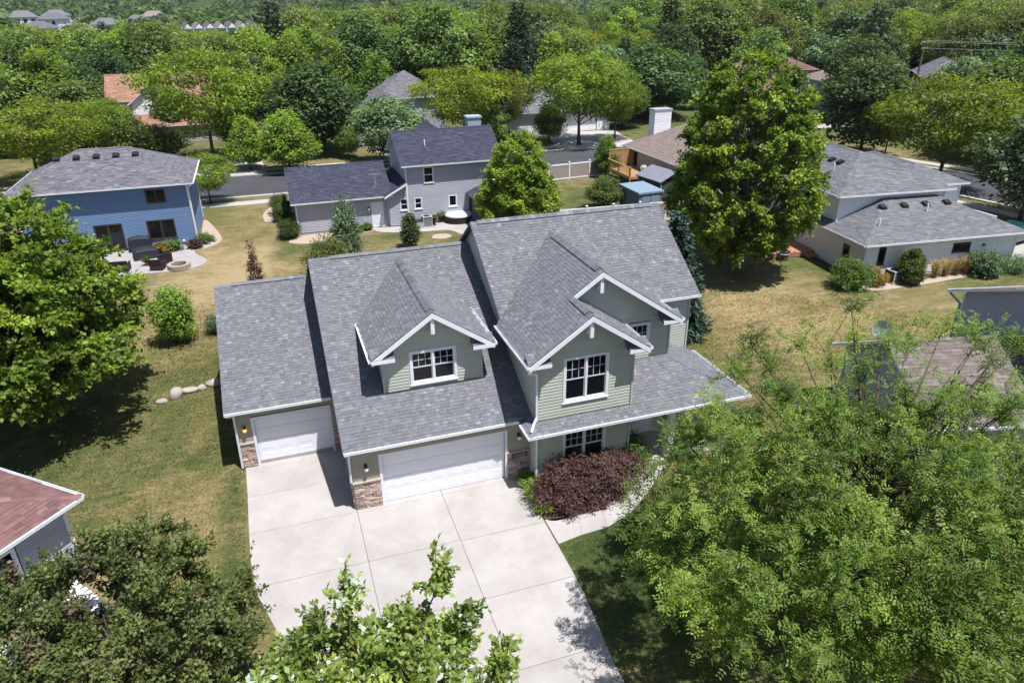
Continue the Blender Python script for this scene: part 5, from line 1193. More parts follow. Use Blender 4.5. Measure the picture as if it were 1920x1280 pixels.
# gazebo and shed inside the fence
gz_ = thing('gazebo', 'grey curtained gazebo with a low gabled top by the deck stairs', 'gazebo', (31.6, 34.0, 0), math.radians(8))
m = MB(); A_ = [(-.2, -.2, 2.25), (3.4, -.2, 2.25), (3.4, 3.6, 2.25), (-.2, 3.6, 2.25)]; m.quad((-.2, -.2, 2.25), (1.6, -.2, 3.0), (1.6, 3.6, 3.0), (-.2, 3.6, 2.25)); m.quad((1.6, -.2, 3.0), (3.4, -.2, 2.25), (3.4, 3.6, 2.25), (1.6, 3.6, 3.0)); m.quad((-.2, -.2, 2.15), (-.2, -.2, 2.25), (-.2, 3.6, 2.25), (-.2, 3.6, 2.15)); m.quad((3.4, -.2, 2.25), (3.4, -.2, 2.15), (3.4, 3.6, 2.15), (3.4, 3.6, 2.25)); m.build('canopy', surf('grey_canopy', (.20, .20, .24), (.17, .17, .21), .8, 2), gz_)
for x, y in ((0, 0), (3.2, 0), (0, 3.4), (3.2, 3.4)): m = MB(); m.box(x-.05, y-.05, 0, x+.05, y+.05, 2.24); m.build('post', M_GREYM, gz_)
for a, b in (((0, 0), (3.2, 0)), ((0, 0), (0, 3.4)), ((3.2, 0), (3.2, 3.4))):
    m = MB(); kk = 24
    for i in range(kk):
        p = [a[j]+(b[j]-a[j])*i/kk for j in (0, 1)]; q = [a[j]+(b[j]-a[j])*(i+1)/kk for j in (0, 1)]; o0, o1 = .05*(i % 2), .05*((i+1) % 2)
        m.quad((p[0]+o0, p[1]+o0, .05), (q[0]+o1, q[1]+o1, .05), (q[0]+o1, q[1]+o1, 2.2), (p[0]+o0, p[1]+o0, 2.2))
    m.build('curtain', surf('charcoal_netting', (.075, .075, .095), None, .9, 3), gz_)
sh_ = thing('shed', 'blue-grey flat roofed garden shed inside the white fence', 'shed', (28.2, 31.6, 0), math.radians(4)); SHB = surf('shed_blue', (.20, .27, .34), (.18, .24, .30), .6, 3)
m = MB(); m.box(0, 0, 0, 2.3, 3.2, 2.0); m.build('body', surf('shed_wall', (.16, .18, .22), None, .7, 3), sh_); m = MB(); m.quad((-.1, -.1, 2.12), (2.4, -.1, 2.12), (2.4, 3.3, 2.22), (-.1, 3.3, 2.22)); m.quad((-.1, -.1, 1.96), (2.4, -.1, 1.96), (2.4, -.1, 2.12), (-.1, -.1, 2.12)); m.quad((-.1, 3.3, 2.0), (-.1, -.1, 1.96), (-.1, -.1, 2.12), (-.1, 3.3, 2.22)); m.quad((2.4, -.1, 1.96), (2.4, 3.3, 2.0), (2.4, 3.3, 2.22), (2.4, -.1, 2.12)); m.build('roof', SHB, sh_)
for x in (.3, 1.2): m = MB(); m.box(x, -.03, .1, x+.8, -.001, 1.85); m.build('door', SHB, sh_)
# vinyl fences
M_FTAN = surf('fence_tan', (.33, .27, .25), (.30, .245, .225), .7, 2)
def fence(pts, label):
    f = thing('fence', label, 'fence', (pts[0][0], pts[0][1], 0)); o0 = np.array(pts[0])
    for a, b in zip(pts[:-1], pts[1:]):
        a, b = np.array(a), np.array(b); L = np.linalg.norm(b-a); d = (b-a)/L; n = max(1, round(L/2.4))
        for i in range(n):
            p, q = a+d*L*i/n-o0, a+d*L*(i+1)/n-o0; d3 = np.array([d[0], d[1], 0]); s3 = np.array([-d[1], d[0], 0])
            P0 = np.array([p[0], p[1], 0])
            m = MB(); m.obox(P0-d3*.07-s3*.07, d3*.14, s3*.14, Z3*1.75); m.obox(P0-d3*.09-s3*.09+Z3*1.751, d3*.18, s3*.18, Z3*.07); m.build('post', M_WHITE, f)
            m = MB(); m.obox(P0+d3*.075-s3*.02+Z3*.2, d3*(L/n-.15), s3*.04, Z3*1.3); m.build('panel', M_FTAN, f)
            m = MB(); m.obox(P0+d3*.072-s3*.04+Z3*1.501, d3*(L/n-.144), s3*.08, Z3*.14); m.obox(P0+d3*.072-s3*.04+Z3*.06, d3*(L/n-.144), s3*.08, Z3*.139); m.build('rail', M_WHITE, f)
fence([(23.5, 46.6), (33.0, 47.4)], 'white and tan vinyl fence along the road verge')
fence([(20.5, 30.6), (34.5, 29.6)], 'white and tan vinyl fence behind the tall roof ridge')

# ------------------------------------------------------------------ roads and paving
def ribbon(name, pts, w, z, mat):
    pts = [np.array(p, float) for p in pts]; L_, R_ = [], []
    for i, p in enumerate(pts):
        d = pts[min(i+1, len(pts)-1)]-pts[max(i-1, 0)]; d /= np.linalg.norm(d); n = np.array([-d[1], d[0]]); L_.append(p+n*w/2); R_.append(p-n*w/2)
    mb = MB()
    for i in range(len(pts)-1): mb.quad((*R_[i], z), (*R_[i+1], z), (*L_[i+1], z), (*L_[i], z))
    for S_, sg in ((L_, 1), (R_, -1)):
        for i in range(len(pts)-1):
            a, b = S_[i], S_[i+1]; mb.quad((*a, z), (*b, z), (*b, z-.15), (*a, z-.15))
    return struct(mb.build(name, mat))
def spline(P, n=10):
    out = []
    for i in range(len(P)-1):
        p0, p1, p2, p3 = [np.array(P[max(0, min(len(P)-1, j))], float) for j in (i-1, i, i+1, i+2)]
        for k in range(n):
            t = k/n; out.append(.5*((2*p1)+(-p0+p2)*t+(2*p0-5*p1+4*p2-p3)*t*t+(-p0+3*p1-3*p2+p3)*t**3))
    out.append(np.array(P[-1], float)); return out
def offset(pts, o):
    r = []
    for i, p in enumerate(pts):
        d = pts[min(i+1, len(pts)-1)]-pts[max(i-1, 0)]; d /= np.linalg.norm(d); r.append(p+np.array([-d[1], d[0]])*o)
    return r
road_c = spline([(-90, 60), (-40, 57), (0, 56), (25, 57), (44, 55), (57, 46), (63, 33), (66, 18), (68, -10), (69, -60)], 10)
ribbon('road', road_c, 9.4, .03, M_ASPH)
for o_ in (4.95, -4.95): 
    k_ = ribbon('kerb', offset(road_c, o_), .5, .13, M_CONC)
ribbon('pavement', offset(road_c, -7.2), 1.4, .03, M_CONC); ribbon('pavement', offset(road_c, 7.4), 1.4, .03, M_CONC)
for nm_, pts in (('side_driveway', [(47.0, 12.0), (61.5, 12.5), (61.5, 18.5), (47.2, 17.5)]), ('side_driveway', [(13, 60.8), (18.5, 60.9), (20, 75), (11, 75)]), ('side_driveway', [(33, 61.2), (44, 60.5), (46, 73), (36, 74)]), ('side_driveway', [(-7.5, 60.5), (-1.5, 60.6), (-2, 74), (-9, 74)]), ('footpath', [(58, 66), (95, 60), (95, 63), (58, 69)])):
    struct(sheet(nm_, pts, .02, M_CONC, .06))
front_road = ribbon('road', [(-60, -22.2), (60, -23)], 8.0, .03, M_ASPH)
# patios and planting beds
def blob(name, pts, z, mat): 
    q = [tuple(p) for p in spline(list(pts)+[pts[0]], 6)[:-1]]; return struct(sheet(name, q, z, mat, .05))
blob('patio', [(-15.0, 36.9), (-15.6, 33.2), (-13.5, 31.6), (-10.5, 30.9), (-7.6, 30.9), (-6.5, 32.3), (-7.3, 34.3), (-8.2, 36.9), (-11, 37.0)], .035, surf('patio_concrete', (.34, .31, .31), (.29, .265, .265), .9, 1.5, 6, .1, 40))
blob('planting_bed', [(-9.0, 37.0), (-8.0, 35.3), (-6.6, 35.7), (-5.6, 37.4), (-6.2, 41), (-7.2, 44), (-7.3, 37.3)], .02, M_GRAVEL)
blob('planting_bed', [(0.2, 36.3), (-.6, 34.9), (.6, 34.0), (2.5, 34.2), (4.5, 35.2), (6.0, 35.6), (6.3, 36.5), (3, 36.5)], .02, M_GRAVEL)
blob('patio', [(6.2, 36.5), (6.5, 35.2), (8.3, 34.3), (10.5, 33.9), (12.0, 33.6), (12.9, 31.9), (14.4, 31.8), (14.9, 34.5), (15.6, 36.1), (11, 36.15), (7.7, 36.15)], .035, M_CONC)
blob('planting_bed', [(-2.2, 41.5), (-.8, 40.2), (.2, 41), (.2, 46), (-1.4, 46.5), (-2.3, 44)], .02, M_GRAVEL)
blob('planting_bed', [(33.6, 12.6), (34.2, 11.2), (38, 10.9), (42, 11.0), (46.3, 10.6), (47, 11.6), (40, 12.2), (35.2, 12.9)], .02, M_GRAVEL)
blob('planting_bed', [(6.45, -.3), (6.42, -2.8), (7.7, -3.0), (8.6, -3.0), (9.4, -2.55), (10.1, -2.0), (10.8, -1.25), (10.6, -.7), (8, -.8), (6.9, -.8)], .02, M_MULCH)
blob('stone_ring', [(10.2, 31.9), (11.0, 31.5), (11.8, 31.9), (11.6, 32.7), (10.6, 32.8)], .03, M_GRAVEL)
# ------------------------------------------------------------------ shrubs and flowers
def shrub(name, label, meshes, loc, sc=1.0, rot=0.0, group=None, cat='shrub'):
    return place_tree(name, label, meshes, loc, (sc, sc, sc) if not isinstance(sc, tuple) else sc, rot, group, cat)
nb = [shrub_meshes(200+i, 1.55, 1.0, LEAF['purple'], 34, 250, .085, .55, cl=.34, shell=.15, stretch=1.7) for i in range(2)]
for i, (x, y, s) in enumerate(((7.35, -1.95, 1.12), (8.55, -2.05, 1.1), (9.65, -1.55, 1.05), (7.5, -2.55, .72), (8.9, -1.45, 1.15), (10.2, -1.35, 1.0), (9.4, -2.1, .85), (7.9, -1.5, 1.15))):
    shrub('ninebark_shrub', 'dark purple-brown ninebark shrub massed under the front window', nb[i % 2], (x, y), (s*.98, s*.95, s*(.62+.05*(i % 4))), i*1.3, 'ninebark shrubs under the front window')
def blades(seed, n, H, spread, leaf, w=.03, arch=.9):
    r = np.random.default_rng(seed); V = []; Fq = []; var = []
    for i in range(n):
        a = r.uniform(0, 2*math.pi); d = np.array([math.cos(a), math.sin(a), 0]); b = r.normal(0, .07, 3)*np.array([1, 1, 0]); h = H*r.uniform(.6, 1.1); s = spread*r.uniform(.4, 1.15); pw = np.cross(d, (0, 0, 1.0)); c = r.random()
        pts = [b+d*s*t**1.3+np.array([0, 0, h*(t*1.9-arch*t*t)*1.0]) for t in (0, .3, .6, .85, 1.0)]; ws = [w, w, w*.8, w*.5, .002]
        n0 = len(V)
        for p, ww in zip(pts, ws): V += [p-pw*ww/2, p+pw*ww/2]
        for j in range(4): Fq.append((n0+2*j, n0+2*j+1, n0+2*j+3, n0+2*j+2)); var.append(c)
    return np.array(V), np.array(Fq), var
def blade_plant(name, label, loc, args, leaf, group=None, cat='plant', sc=1.0):
    t = thing(name, label, cat, (*loc, 0.0), random.uniform(0, 6), group); t.scale = (sc,)*3
    V, Fq, var = blades(*args); link('leaves', np_mesh('leaves', V, Fq, var, leaf), t); c = MB(); c.lathe([(.001, .09), (.07, .06), (.09, 0)], n=8); c.build('root_crown', M_MULCH, t); return t
for i, (x, y, s) in enumerate(((6.42, -.62, 1.0), (6.62, -1.12, 1.1), (6.45, -1.55, 1.05), (6.62, -2.05, 1.1), (6.5, -2.45, .9), (6.75, -1.5, 1.0), (6.8, -.75, .8))):
    blade_plant('daylily', 'arching green daylily clump along the edge of the driveway', (x, y), (300+i, 130, .55, .55, LEAF['lily'], .035, 1.15), LEAF['lily'], 'daylilies by the driveway', sc=s)
shrub('weeping_shrub', 'small drooping green shrub by the porch step', shrub_meshes(210, 1.2, .9, LEAF['shrub'], 16, 260, .1, .4, droop=.6), (10.95, -.55), 1.0)
sp = conifer_meshes(215, 7.0, 1.9, LEAF['spruce'], 36, 90, .30); place_tree('spruce_tree', 'powdery blue spruce tree against the right side of the sage green house', sp, (19.0, 10.2), (1, 1, 1))
gb = G(335, 640); place_tree('ornamental_tree', 'small rounded dense green tree alone on the side lawn', tree_meshes(216, 3.2, 1.25, .35, globe, 40, .5, 240, .12, LEAF['bright'], shell=.45, trunk_r=.06), gb)
yw = [shrub_meshes(220+i, 1.9, 1.25, LEAF['yew'], 40, 330, .10, .35, cl=.4, shell=.7, prof=globe) for i in range(2)]
shrub('yew_shrub', 'clipped yellow-green globe shrub at the corner of the grey garage', yw[0], G(543, 446), (.78, .78, .82))
shrub('yew_shrub', 'clipped dark globe shrub beside the grey garage end wall', yw[1], (-.75, 41.2), (.8, .8, .8)); shrub('yew_shrub', 'taller clipped shrub behind the globes at the grey garage end', yw[0], (-.7, 43.4), (.85, .85, 1.05), 2)
shrub('arborvitae', 'dense pointed arborvitae against the white house wall', shrub_meshes(225, 2.5, .95, LEAF['yew'], 60, 380, .13, .4, cl=.36, shell=.6, prof=lambda t: max(.05, (1-t)**.55*min(1, .6+2*t))), G(1702, 530), (1, 1, 1), 0, None, 'shrub')
shrub('shrub', 'fresh green loose shrub at the corner of the white house', shrub_meshes(226, 1.9, 1.3, LEAF['shrub'], 26, 260, .13, .5), G(1594, 540))
shrub('barberry_shrub', 'orange-gold barberry shrub beside the air conditioner of the white house', shrub_meshes(227, 1.1, .85, LEAF['gold'], 18, 240, .09, .55), G(1638, 533))
gm = G(1755, 522)
for i in range(4): blade_plant('ornamental_grass', 'dry straw-coloured ornamental grass along the white house wall', (gm[0]+i*.85, gm[1]-.05*i+.2), (320+i, 260, 1.15, .6, LEAF['straw'], .022, .9), LEAF['straw'], 'ornamental grasses by the white wall')
shrub('shrub', 'leafy pale green perennial clump near the white house side door', shrub_meshes(228, 1.5, 1.2, LEAF['silver'], 20, 220, .16, .6), G(1840, 515)); shrub('shrub', 'variegated mound shrub at the driveway of the white house', shrub_meshes(229, 1.1, 1.3, LEAF['silver'], 20, 240, .1, .6), G(1895, 508))
# shrubs and young trees behind the main roof
bt = np.array([3.2, 28.6, 0]); place_tree('young_pear_tree', 'slender loose grey-green young tree in front of the grey garage wall', tree_meshes(230, height_for(bt, 368), 1.45, .6, lambda t: max(.06, (1-t)**.7*min(1, .6+2*t)), 60, .55, 110, .14, LEAF['silver'], shell=.2, trunk_r=.05), bt)
bt = np.array([8.2, 30.2, 0]); place_tree('columnar_oak', 'narrow columnar young tree standing before the grey house patio', tree_meshes(231, height_for(bt, 400), .75, .4, lambda t: max(.1, (1-t)**.4*min(1, .6+2*t)), 46, .36, 130, .13, LEAF['linden'], shell=.35, trunk_r=.04), bt)
bt = np.array([-2.9, 20.2, 0]); place_tree('columnar_tree', 'thin columnar shrub with rust-brown leaves behind the third garage roof', tree_meshes(232, height_for(bt, 455), .62, .3, lambda t: max(.1, (1-t)**.5*min(1, .6+2*t)), 40, .26, 90, .10, LEAF['rust'], shell=.1, trunk_r=.04, stretch=1.6), bt)
shrub('shrub', 'grey-green scrubby shrub beside the third garage wall', shrub_meshes(233, 1.3, .7, LEAF['silver'], 16, 150, .09, .4, shell=.2), G(408, 625)); shrub('shrub', 'low dark shrub tucked against the third garage foundation', shrub_meshes(234, .8, .5, LEAF['ash'], 12, 150, .08, .5), (-4.75, 15.2))
place_tree('young_pear_tree', 'bushy olive young tree with low branches behind the two-car garage roof', tree_meshes(235, 3.0, 1.7, .2, globe, 40, .6, 130, .13, LEAF['willow'], shell=.2, trunk_r=.05), (1.6, 25.6))
for i, (px, py, h, rd, lf, lab) in enumerate(((1180/8+180, 400+555/8, .8, .62, 'ash', 'rounded green shrub under the blue house window'), (1490/8+180, 400+525/8, .7, .6, 'purple', 'small dark red barberry shrub at the blue house corner'), (1645/8+180, 400+435/8, .75, .75, 'shrub', 'leafy bright green plant by the blue house downspout'), (1005/8+180, 400+600/8, .9, .55, 'gold', 'potted yellow-green plant on the blue house patio'), (660+85/8, 360+600/8, .55, .55, 'yew', 'tiny clipped green mound in the grey house bed'), (660+225/8, 360+575/8, .6, .4, 'shrub', 'small upright flowering clump beside the grey back door'), (642, 440, .8, .7, 'silver', 'grey-green clump behind the loose young tree in the grey house bed'))):
    shrub('shrub' if i != 3 else 'potted_plant', lab, shrub_meshes(240+i, h, rd, LEAF[lf], 12, 130, .12, .6), G(px, py))

# ------------------------------------------------------------------ boulders and yard things
def boulder(seed, s):
    r2 = random.Random(seed); bm = bmesh.new(); bmesh.ops.create_icosphere(bm, subdivisions=3, radius=1)
    ph = [r2.uniform(0, 6) for _ in range(6)]
    for v in bm.verts:
        c = v.co; k = 1+.13*math.sin(2.1*c.x+ph[0])+.12*math.sin(2.7*c.y+ph[1])+.1*math.sin(3.3*c.z+ph[2]+c.x)+.04*math.sin(7*c.x+ph[3])*math.sin(6*c.y+ph[4])
        v.co = Vector((c.x*s[0], c.y*s[1], c.z*s[2]))*k
    me = bpy.data.meshes.new('boulder'); bm.to_mesh(me); bm.free(); me.materials.append(M_ROCK); me.polygons.foreach_set('use_smooth', [True]*len(me.polygons)); return me
for i, (px, py, s, lab) in enumerate(((304, 754, (.28, .16, .16), 'small fieldstone boulder at the far end of the row on the side lawn'), (330, 744, (.38, .30, .30), 'largest pale fieldstone boulder in the row on the side lawn'), (353, 735, (.42, .2, .17), 'long low fieldstone boulder beside the largest one'), (379, 728, (.22, .18, .16), 'little round fieldstone boulder in the row'), (403, 721, (.4, .22, .2), 'fieldstone boulder nearest the third garage wall'))):
    g = G(px, py); o = link('boulder', boulder(i, s), None, (g[0], g[1], s[2]*.45)); tag(o, lab, 'boulder', 'boulder row on the side lawn')
def pot_plant(name, label, loc, r_, h, mat, leaf, seed, ph=.5):
    t = thing(name, label, 'planter', (*loc, .04)); m = MB(); m.lathe([(r_*.7, 0), (r_, h), (r_*1.08, h), (r_*1.08, h-.04), (r_*.9, h-.05), (.001, h-.06)], n=14); m.build('pot', mat, t)
    ms = shrub_meshes(seed, ph, r_*1.4, leaf, 8, 90, .1, .6); o = link('foliage', ms[1], t); o.location = (0, 0, h-.1); o2 = link('stem', ms[0], t); o2.location = (0, 0, h-.1); return t
# blue house patio
fp = G(337, 503); t = thing('fire_pit', 'round tan stone fire pit on the blue house patio', 'fire pit', (fp[0], fp[1], .035))
for lv in range(2):
    for k in range(14):
        m = MB(); a0, a1 = 2*math.pi*(k+.5*lv+.03)/14, 2*math.pi*(k+.5*lv+.97)/14; r0_, r1_ = .52, .78; z0_ = .17*lv
        pts = [(r_*math.cos(a), r_*math.sin(a)) for r_, a in ((r0_, a0), (r1_, a0), (r1_, a1), (r0_, a1))]; n0 = len(m.v); m.v += [(*p, z0_) for p in pts]+[(*p, z0_+.162) for p in pts]; m.f += [(3, 2, 1, 0), (4, 5, 6, 7), (0, 1, 5, 4), (1, 2, 6, 5), (2, 3, 7, 6), (3, 0, 4, 7)]; m.c += [.5]*6; m.build('stone', surf('pit_stone', (.36, .30, .24), (.28, .235, .19), .9, 8, objrand=.15), t)
m = MB(); m.lathe([(.001, .06), (.515, .05)], n=20); m.build('ash_bed', M_BLACK, t)
def lounge_chair(label, loc, rot, w=.85, group=None):
    t = thing('lounge_chair', label, 'chair', (loc[0], loc[1], .035), rot, group); m = MB(); m.box(-w/2, -.42, .08, w/2, .42, .32); m.build('base', M_WICKER, t); m = MB(); m.box(-w/2+.1, -.4, .321, w/2-.1, .3, .44); m.build('cushion', M_CUSH, t)
    m = MB(); m.obox((-w/2, .28, .321), (w, 0, 0), (0, .14, 0), (0, .1, .5)); m.build('backrest', M_WICKER, t)
    for s in (-1, 1): m = MB(); m.box(s*w/2-.09*(s > 0), -.42, .321, s*w/2+.09*(s < 0), .27, .58); m.build('armrest', M_WICKER, t)
    for x in (-w/2+.06, w/2-.06):
        for y in (-.36, .36): m = MB(); m.box(x-.03, y-.03, 0, x+.03, y+.03, .079); m.build('leg', M_WICKER, t)
p = G(298, 505); lounge_chair('dark wicker lounge chair facing away beside the fire pit', p, math.radians(165)); p = G(311, 493); lounge_chair('dark wicker lounge chair between the fire pit and the covered furniture', p, math.radians(200))
p = G(222, 509); lounge_chair('wide dark wicker lounge seat under the maple boughs on the patio', p, math.radians(175), 1.6)
def covered(label, loc, rot, w, d, h, cat='covered furniture'):
    t = thing('covered_grill', label, cat, (loc[0], loc[1], .035), rot); bm = bmesh.new(); bmesh.ops.create_cube(bm, size=1); bmesh.ops.subdivide_edges(bm, edges=bm.edges[:], cuts=7, use_grid_fill=True)
    r2 = random.Random(int(w*100))
    for v in bm.verts:
        z = v.co.z+.5; f = 1.0+.1*(1-z)+.035*math.sin(14*v.co.x+3*z)*math.cos(11*v.co.y); v.co = Vector((v.co.x*w*f, v.co.y*d*f, z*h*(1-.18*abs(v.co.x)-.12*abs(v.co.y))+r2.uniform(-.015, .015)*(z > .05)))
    me = bpy.data.meshes.new('cover'); bm.to_mesh(me); bm.free(); me.materials.append(M_COVER); me.polygons.foreach_set('use_smooth', [True]*len(me.polygons)); link('cover', me, t); m = MB(); m.box(-w*.44, -d*.44, 0.001, w*.44, d*.44, h*.5); m.build('frame', M_BLACK, t)
p = G(266, 470); covered('black covered barbecue against the blue house wall', p, math.radians(4), 1.5, .7, 1.15, 'grill'); p = G(275, 483); covered('black covered patio table in front of the covered barbecue', p, math.radians(12), 1.6, 1.1, .75, 'table')
p = G(278, 498); pot_plant('planter', 'red glazed flower pot beside the wicker chair', (p[0], p[1]), .22, .3, M_RED, LEAF['shrub'], 260, .45)
m = MB(); p = G(347, 460); t = thing('garden_light', 'little black path light by the blue house wall', 'lamp', (p[0], p[1], .02)); m.tube([(0, 0, 0), (0, 0, .3)], .025, 6); m.build('stake', M_BLACK, t); m = MB(); m.lathe([(.001, .46), (.07, .43), (.09, .36), (.06, .3)], n=10); m.build('lamp_head', M_LAMP, t)
# grey house patio things
def ac_unit(label, loc, s=.78, h=.85):
    t = thing('air_conditioner', label, 'air conditioner', (loc[0], loc[1], .04)); m = MB(); m.box(-s/2-.08, -s/2-.08, 0, s/2+.08, s/2+.08, .07); m.build('pad', M_CONC, t); m = MB(); m.box(-s/2+.03, -s/2+.03, .071, s/2-.03, s/2-.03, h-.06); m.build('coil', M_BLACK, t)
    m = MB(); m.box(-s/2, -s/2, h-.06, s/2, s/2, h); [m.box(x-.03, y-.03, .072, x+.03, y+.03, h-.061) for x in (-s/2+.03, s/2-.03) for y in (-s/2+.03, s/2-.03)]; m.build('housing', surf('ac_grey', (.42, .42, .45), None, .5, 5), t)
    for i in range(8): m = MB(); z = .12+i*(h-.25)/8; m.box(-s/2+.062, -s/2, z, s/2-.062, -s/2+.02, z+.03); m.build('louver', M_GREYM, t)
    m = MB(); m.lathe([(.001, .012), (s*.36, .012), (s*.4, .001)], (0, 0, h), 16); m.build('fan_guard', M_BLACK, t)
p = G(801, 424); ac_unit('grey air conditioner beside the grey house wall', p); p = G(1674, 528); ac_unit('grey air conditioner between barberry and arborvitae at the white house', p, .85, .8)
p = G(786, 427); t = thing('storage_bin', 'small dark bin standing left of the grey air conditioner', 'bin', (p[0], p[1], .04)); m = MB(); m.box(-.3, -.28, 0, .3, .28, .55); m.build('body', M_GREYM, t); m = MB(); m.box(-.33, -.31, .551, .33, .31, .62); m.build('lid', M_COVER, t)
for (px, py, r_, lab, sd_) in ((766, 428, .3, 'dark square planter behind the columnar young tree', 261), (814, 423, .2, 'slim brown planter right of the grey air conditioner', 262), (828, 416, .32, 'wide dark planter under the grey house window', 263)):
    p = G(px, py); pot_plant('planter', lab, (p[0], p[1]), r_, .6, M_WICKER, LEAF['rust' if sd_ == 261 else 'ash'], sd_, .35)
p = G(856, 417); t = thing('hot_tub', 'round hot tub with a white cover on the grey house patio', 'hot tub', (p[0]+.2, p[1]+.2, .04)); m = MB(); m.lathe([(1.05, 0), (1.1, .5), (1.1, .55)], n=20); m.build('tub', M_WICKER, t, True); m = MB(); m.lathe([(1.14, .551), (1.16, .6), (1.14, .72), (.8, .78), (.001, .8)], n=20); m.build('cover', M_WHITE, t, True)
pav = thing('pavilion', 'charcoal roofed patio shelter with brown posts beside the grey house', 'pavilion', (14.6, 33.4, 0))
pv = MB(); roof_plane(pv, [(-.4, -.4, 2.3), (-.4, 3.2, 2.3), (1.3, 3.2, 3.1), (1.3, -.4, 3.1)], (1, 0), .17, (.25, .5)); roof_plane(pv, [(3.0, -.4, 2.3), (3.0, 3.2, 2.3), (1.3, 3.2, 3.1), (1.3, -.4, 3.1)], (-1, 0), .17, (.25, .5)); pd = MB(); pd.quad((-.4, -.4, 2.28), (1.3, -.4, 3.08), (1.3, 3.2, 3.08), (-.4, 3.2, 2.28)); pd.quad((1.3, -.4, 3.08), (3.0, -.4, 2.28), (3.0, 3.2, 2.28), (1.3, 3.2, 3.08)); q = pd.build('roof', M_BROWNM, pav); stuff(pv.build('shingles', M_SHINGLE_DK, q))
for x in (0, 2.6):
    for y in (0, 2.8): m = MB(); m.box(x-.08, y-.08, 0, x+.08, y+.08, 2.5); m.build('post', M_BROWNM, pav)
# white house deck with table
wd = thing('deck', 'low red-brown deck beside the white house', 'deck', (31.2, 18.6, 0), math.radians(-6))
for i in range(26): m = MB(); m.box(0, .14*i, .35, 5.0, .14*i+.128, .38); m.build('deck_board', M_DECKRED, wd)
m = MB(); m.box(0, -.03, .05, 5.0, -.001, .37); m.box(-.03, -.03, .05, -.001, 3.62, .37); m.build('skirt', M_DECKRED, wd); m = MB(); m.box(3.4, -.45, .05, 4.8, -.04, .2); m.build('step', M_DECKRED, wd)
p = G(1447, 470, .38); t = thing('patio_table', 'round patio table with a pale top on the red-brown deck', 'table', (p[0], p[1], .38)); m = MB(); m.lathe([(.001, .74), (.6, .74), (.62, .70), (.001, .70)], n=20); m.build('table_top', M_WHITE, t); m = MB(); m.tube([(0, 0, 0), (0, 0, .7)], .05, 8); m.lathe([(.001, .05), (.3, .03), (.32, 0)], n=14); m.build('pedestal', M_BLACK, t)
for i, a in enumerate((.5, 2.4, 4.2)):
    lc = (p[0]+1.0*math.cos(a), p[1]+1.0*math.sin(a)); t = thing('patio_chair', 'dark metal patio chair around the pale round table', 'chair', (*lc, .38), a+math.pi/2+math.pi, 'patio chairs on the red-brown deck'); m = MB(); m.box(-.24, -.24, .42, .24, .24, .46); m.build('seat', M_WICKER, t); m = MB(); m.box(-.24, .2, .461, .24, .24, .9); m.build('backrest', M_WICKER, t)
    for x in (-.21, .21):
        for y in (-.21, .21): m = MB(); m.tube([(x, y, 0), (x, y, .419)], .018, 5); m.build('leg', M_BLACK, t)
p = G(1468, 487); t = thing('storage_bin', 'squat dark tub on the lawn before the red-brown deck', 'bin', (p[0], p[1], 0)); m = MB(); m.lathe([(.3, 0), (.36, .45), (.38, .46), (.34, .44), (.001, .4)], n=14); m.build('body', surf('slate_plastic', (.06, .07, .09), None, .5, 5), t); m = MB(); m.lathe([(.36, .461), (.39, .48), (.36, .5)], n=14); m.build('rim', M_GREYM, t)

# parked car at the white house driveway
def car(label, loc, rot, col):
    t = thing('car', label, 'car', (*loc, .03), rot); paint = surf('car_paint_teal', col, None, .25, 2, spec=.6, coat=.8)
    prof = [(-2.25, .35), (-2.28, .75), (-2.1, .92), (-1.35, .98), (-.75, 1.42), (.75, 1.45), (1.35, .98), (2.1, .88), (2.28, .68), (2.25, .32)]
    m = MB(); W2 = .88
    def wd(z): return W2 if z < 1.0 else W2-.16*(z-1.0)/.45
    for i in range(len(prof)-1):
        (x0, z0), (x1, z1) = prof[i], prof[i+1]; m.quad((x0, -wd(z0), z0), (x1, -wd(z1), z1), (x1, wd(z1), z1), (x0, wd(z0), z0))
    for s in (-1, 1):
        body = [p for p in prof if p[1] <= 1.0]; m.quad(*[(x, s*W2, z) for x, z in ([p for p in prof if p[1] < 1.0])]); m.quad((-1.35, s*W2, .98), (-.75, s*wd(1.42), 1.42), (.75, s*wd(1.45), 1.45), (1.35, s*W2, .98))
    m.build('body', paint, t)
    for a, b in (((-1.28, 1.035), (-.80, 1.385)), ((1.28, 1.035), (.80, 1.41))):
        g = MB(); k = .012*(1 if a[0] > 0 else -1); g.quad((a[0]+k, -.78, a[1]), (b[0]+k, -.68, b[1]), (b[0]+k, .68, b[1]), (a[0]+k, .78, a[1])); g.build('windscreen', M_GLASS, t)
    for s in (-1, 1):
        g = MB(); g.quad((-1.1, s*.885, 1.05), (-.72, s*.75, 1.36), (.72, s*.75, 1.38), (1.1, s*.885, 1.05)); g.build('side_window', M_GLASS, t)
        for x in (-1.4, 1.4):
            w = MB(); w.tube([(x, s*.70, .31), (x, s*.90, .31)], .32, 16); wo = w.build('wheel', M_BLACK, t); w = MB(); w.tube([(x, s*.9005, .31), (x, s*.915, .31)], .2, 12); w.build('rim', M_GREYM, wo)
        for x in (2.27, -2.27): h = MB(); h.box(x-.04, s*.62-.16, .62, x+.03, s*.62+.16, .74); h.build('headlight' if x > 0 else 'tail_light', M_LAMP if x > 0 else M_RED, t)
car('dark green car parked on the driveway of the white house', (51.3, 15.6), math.radians(10), (.015, .06, .06))

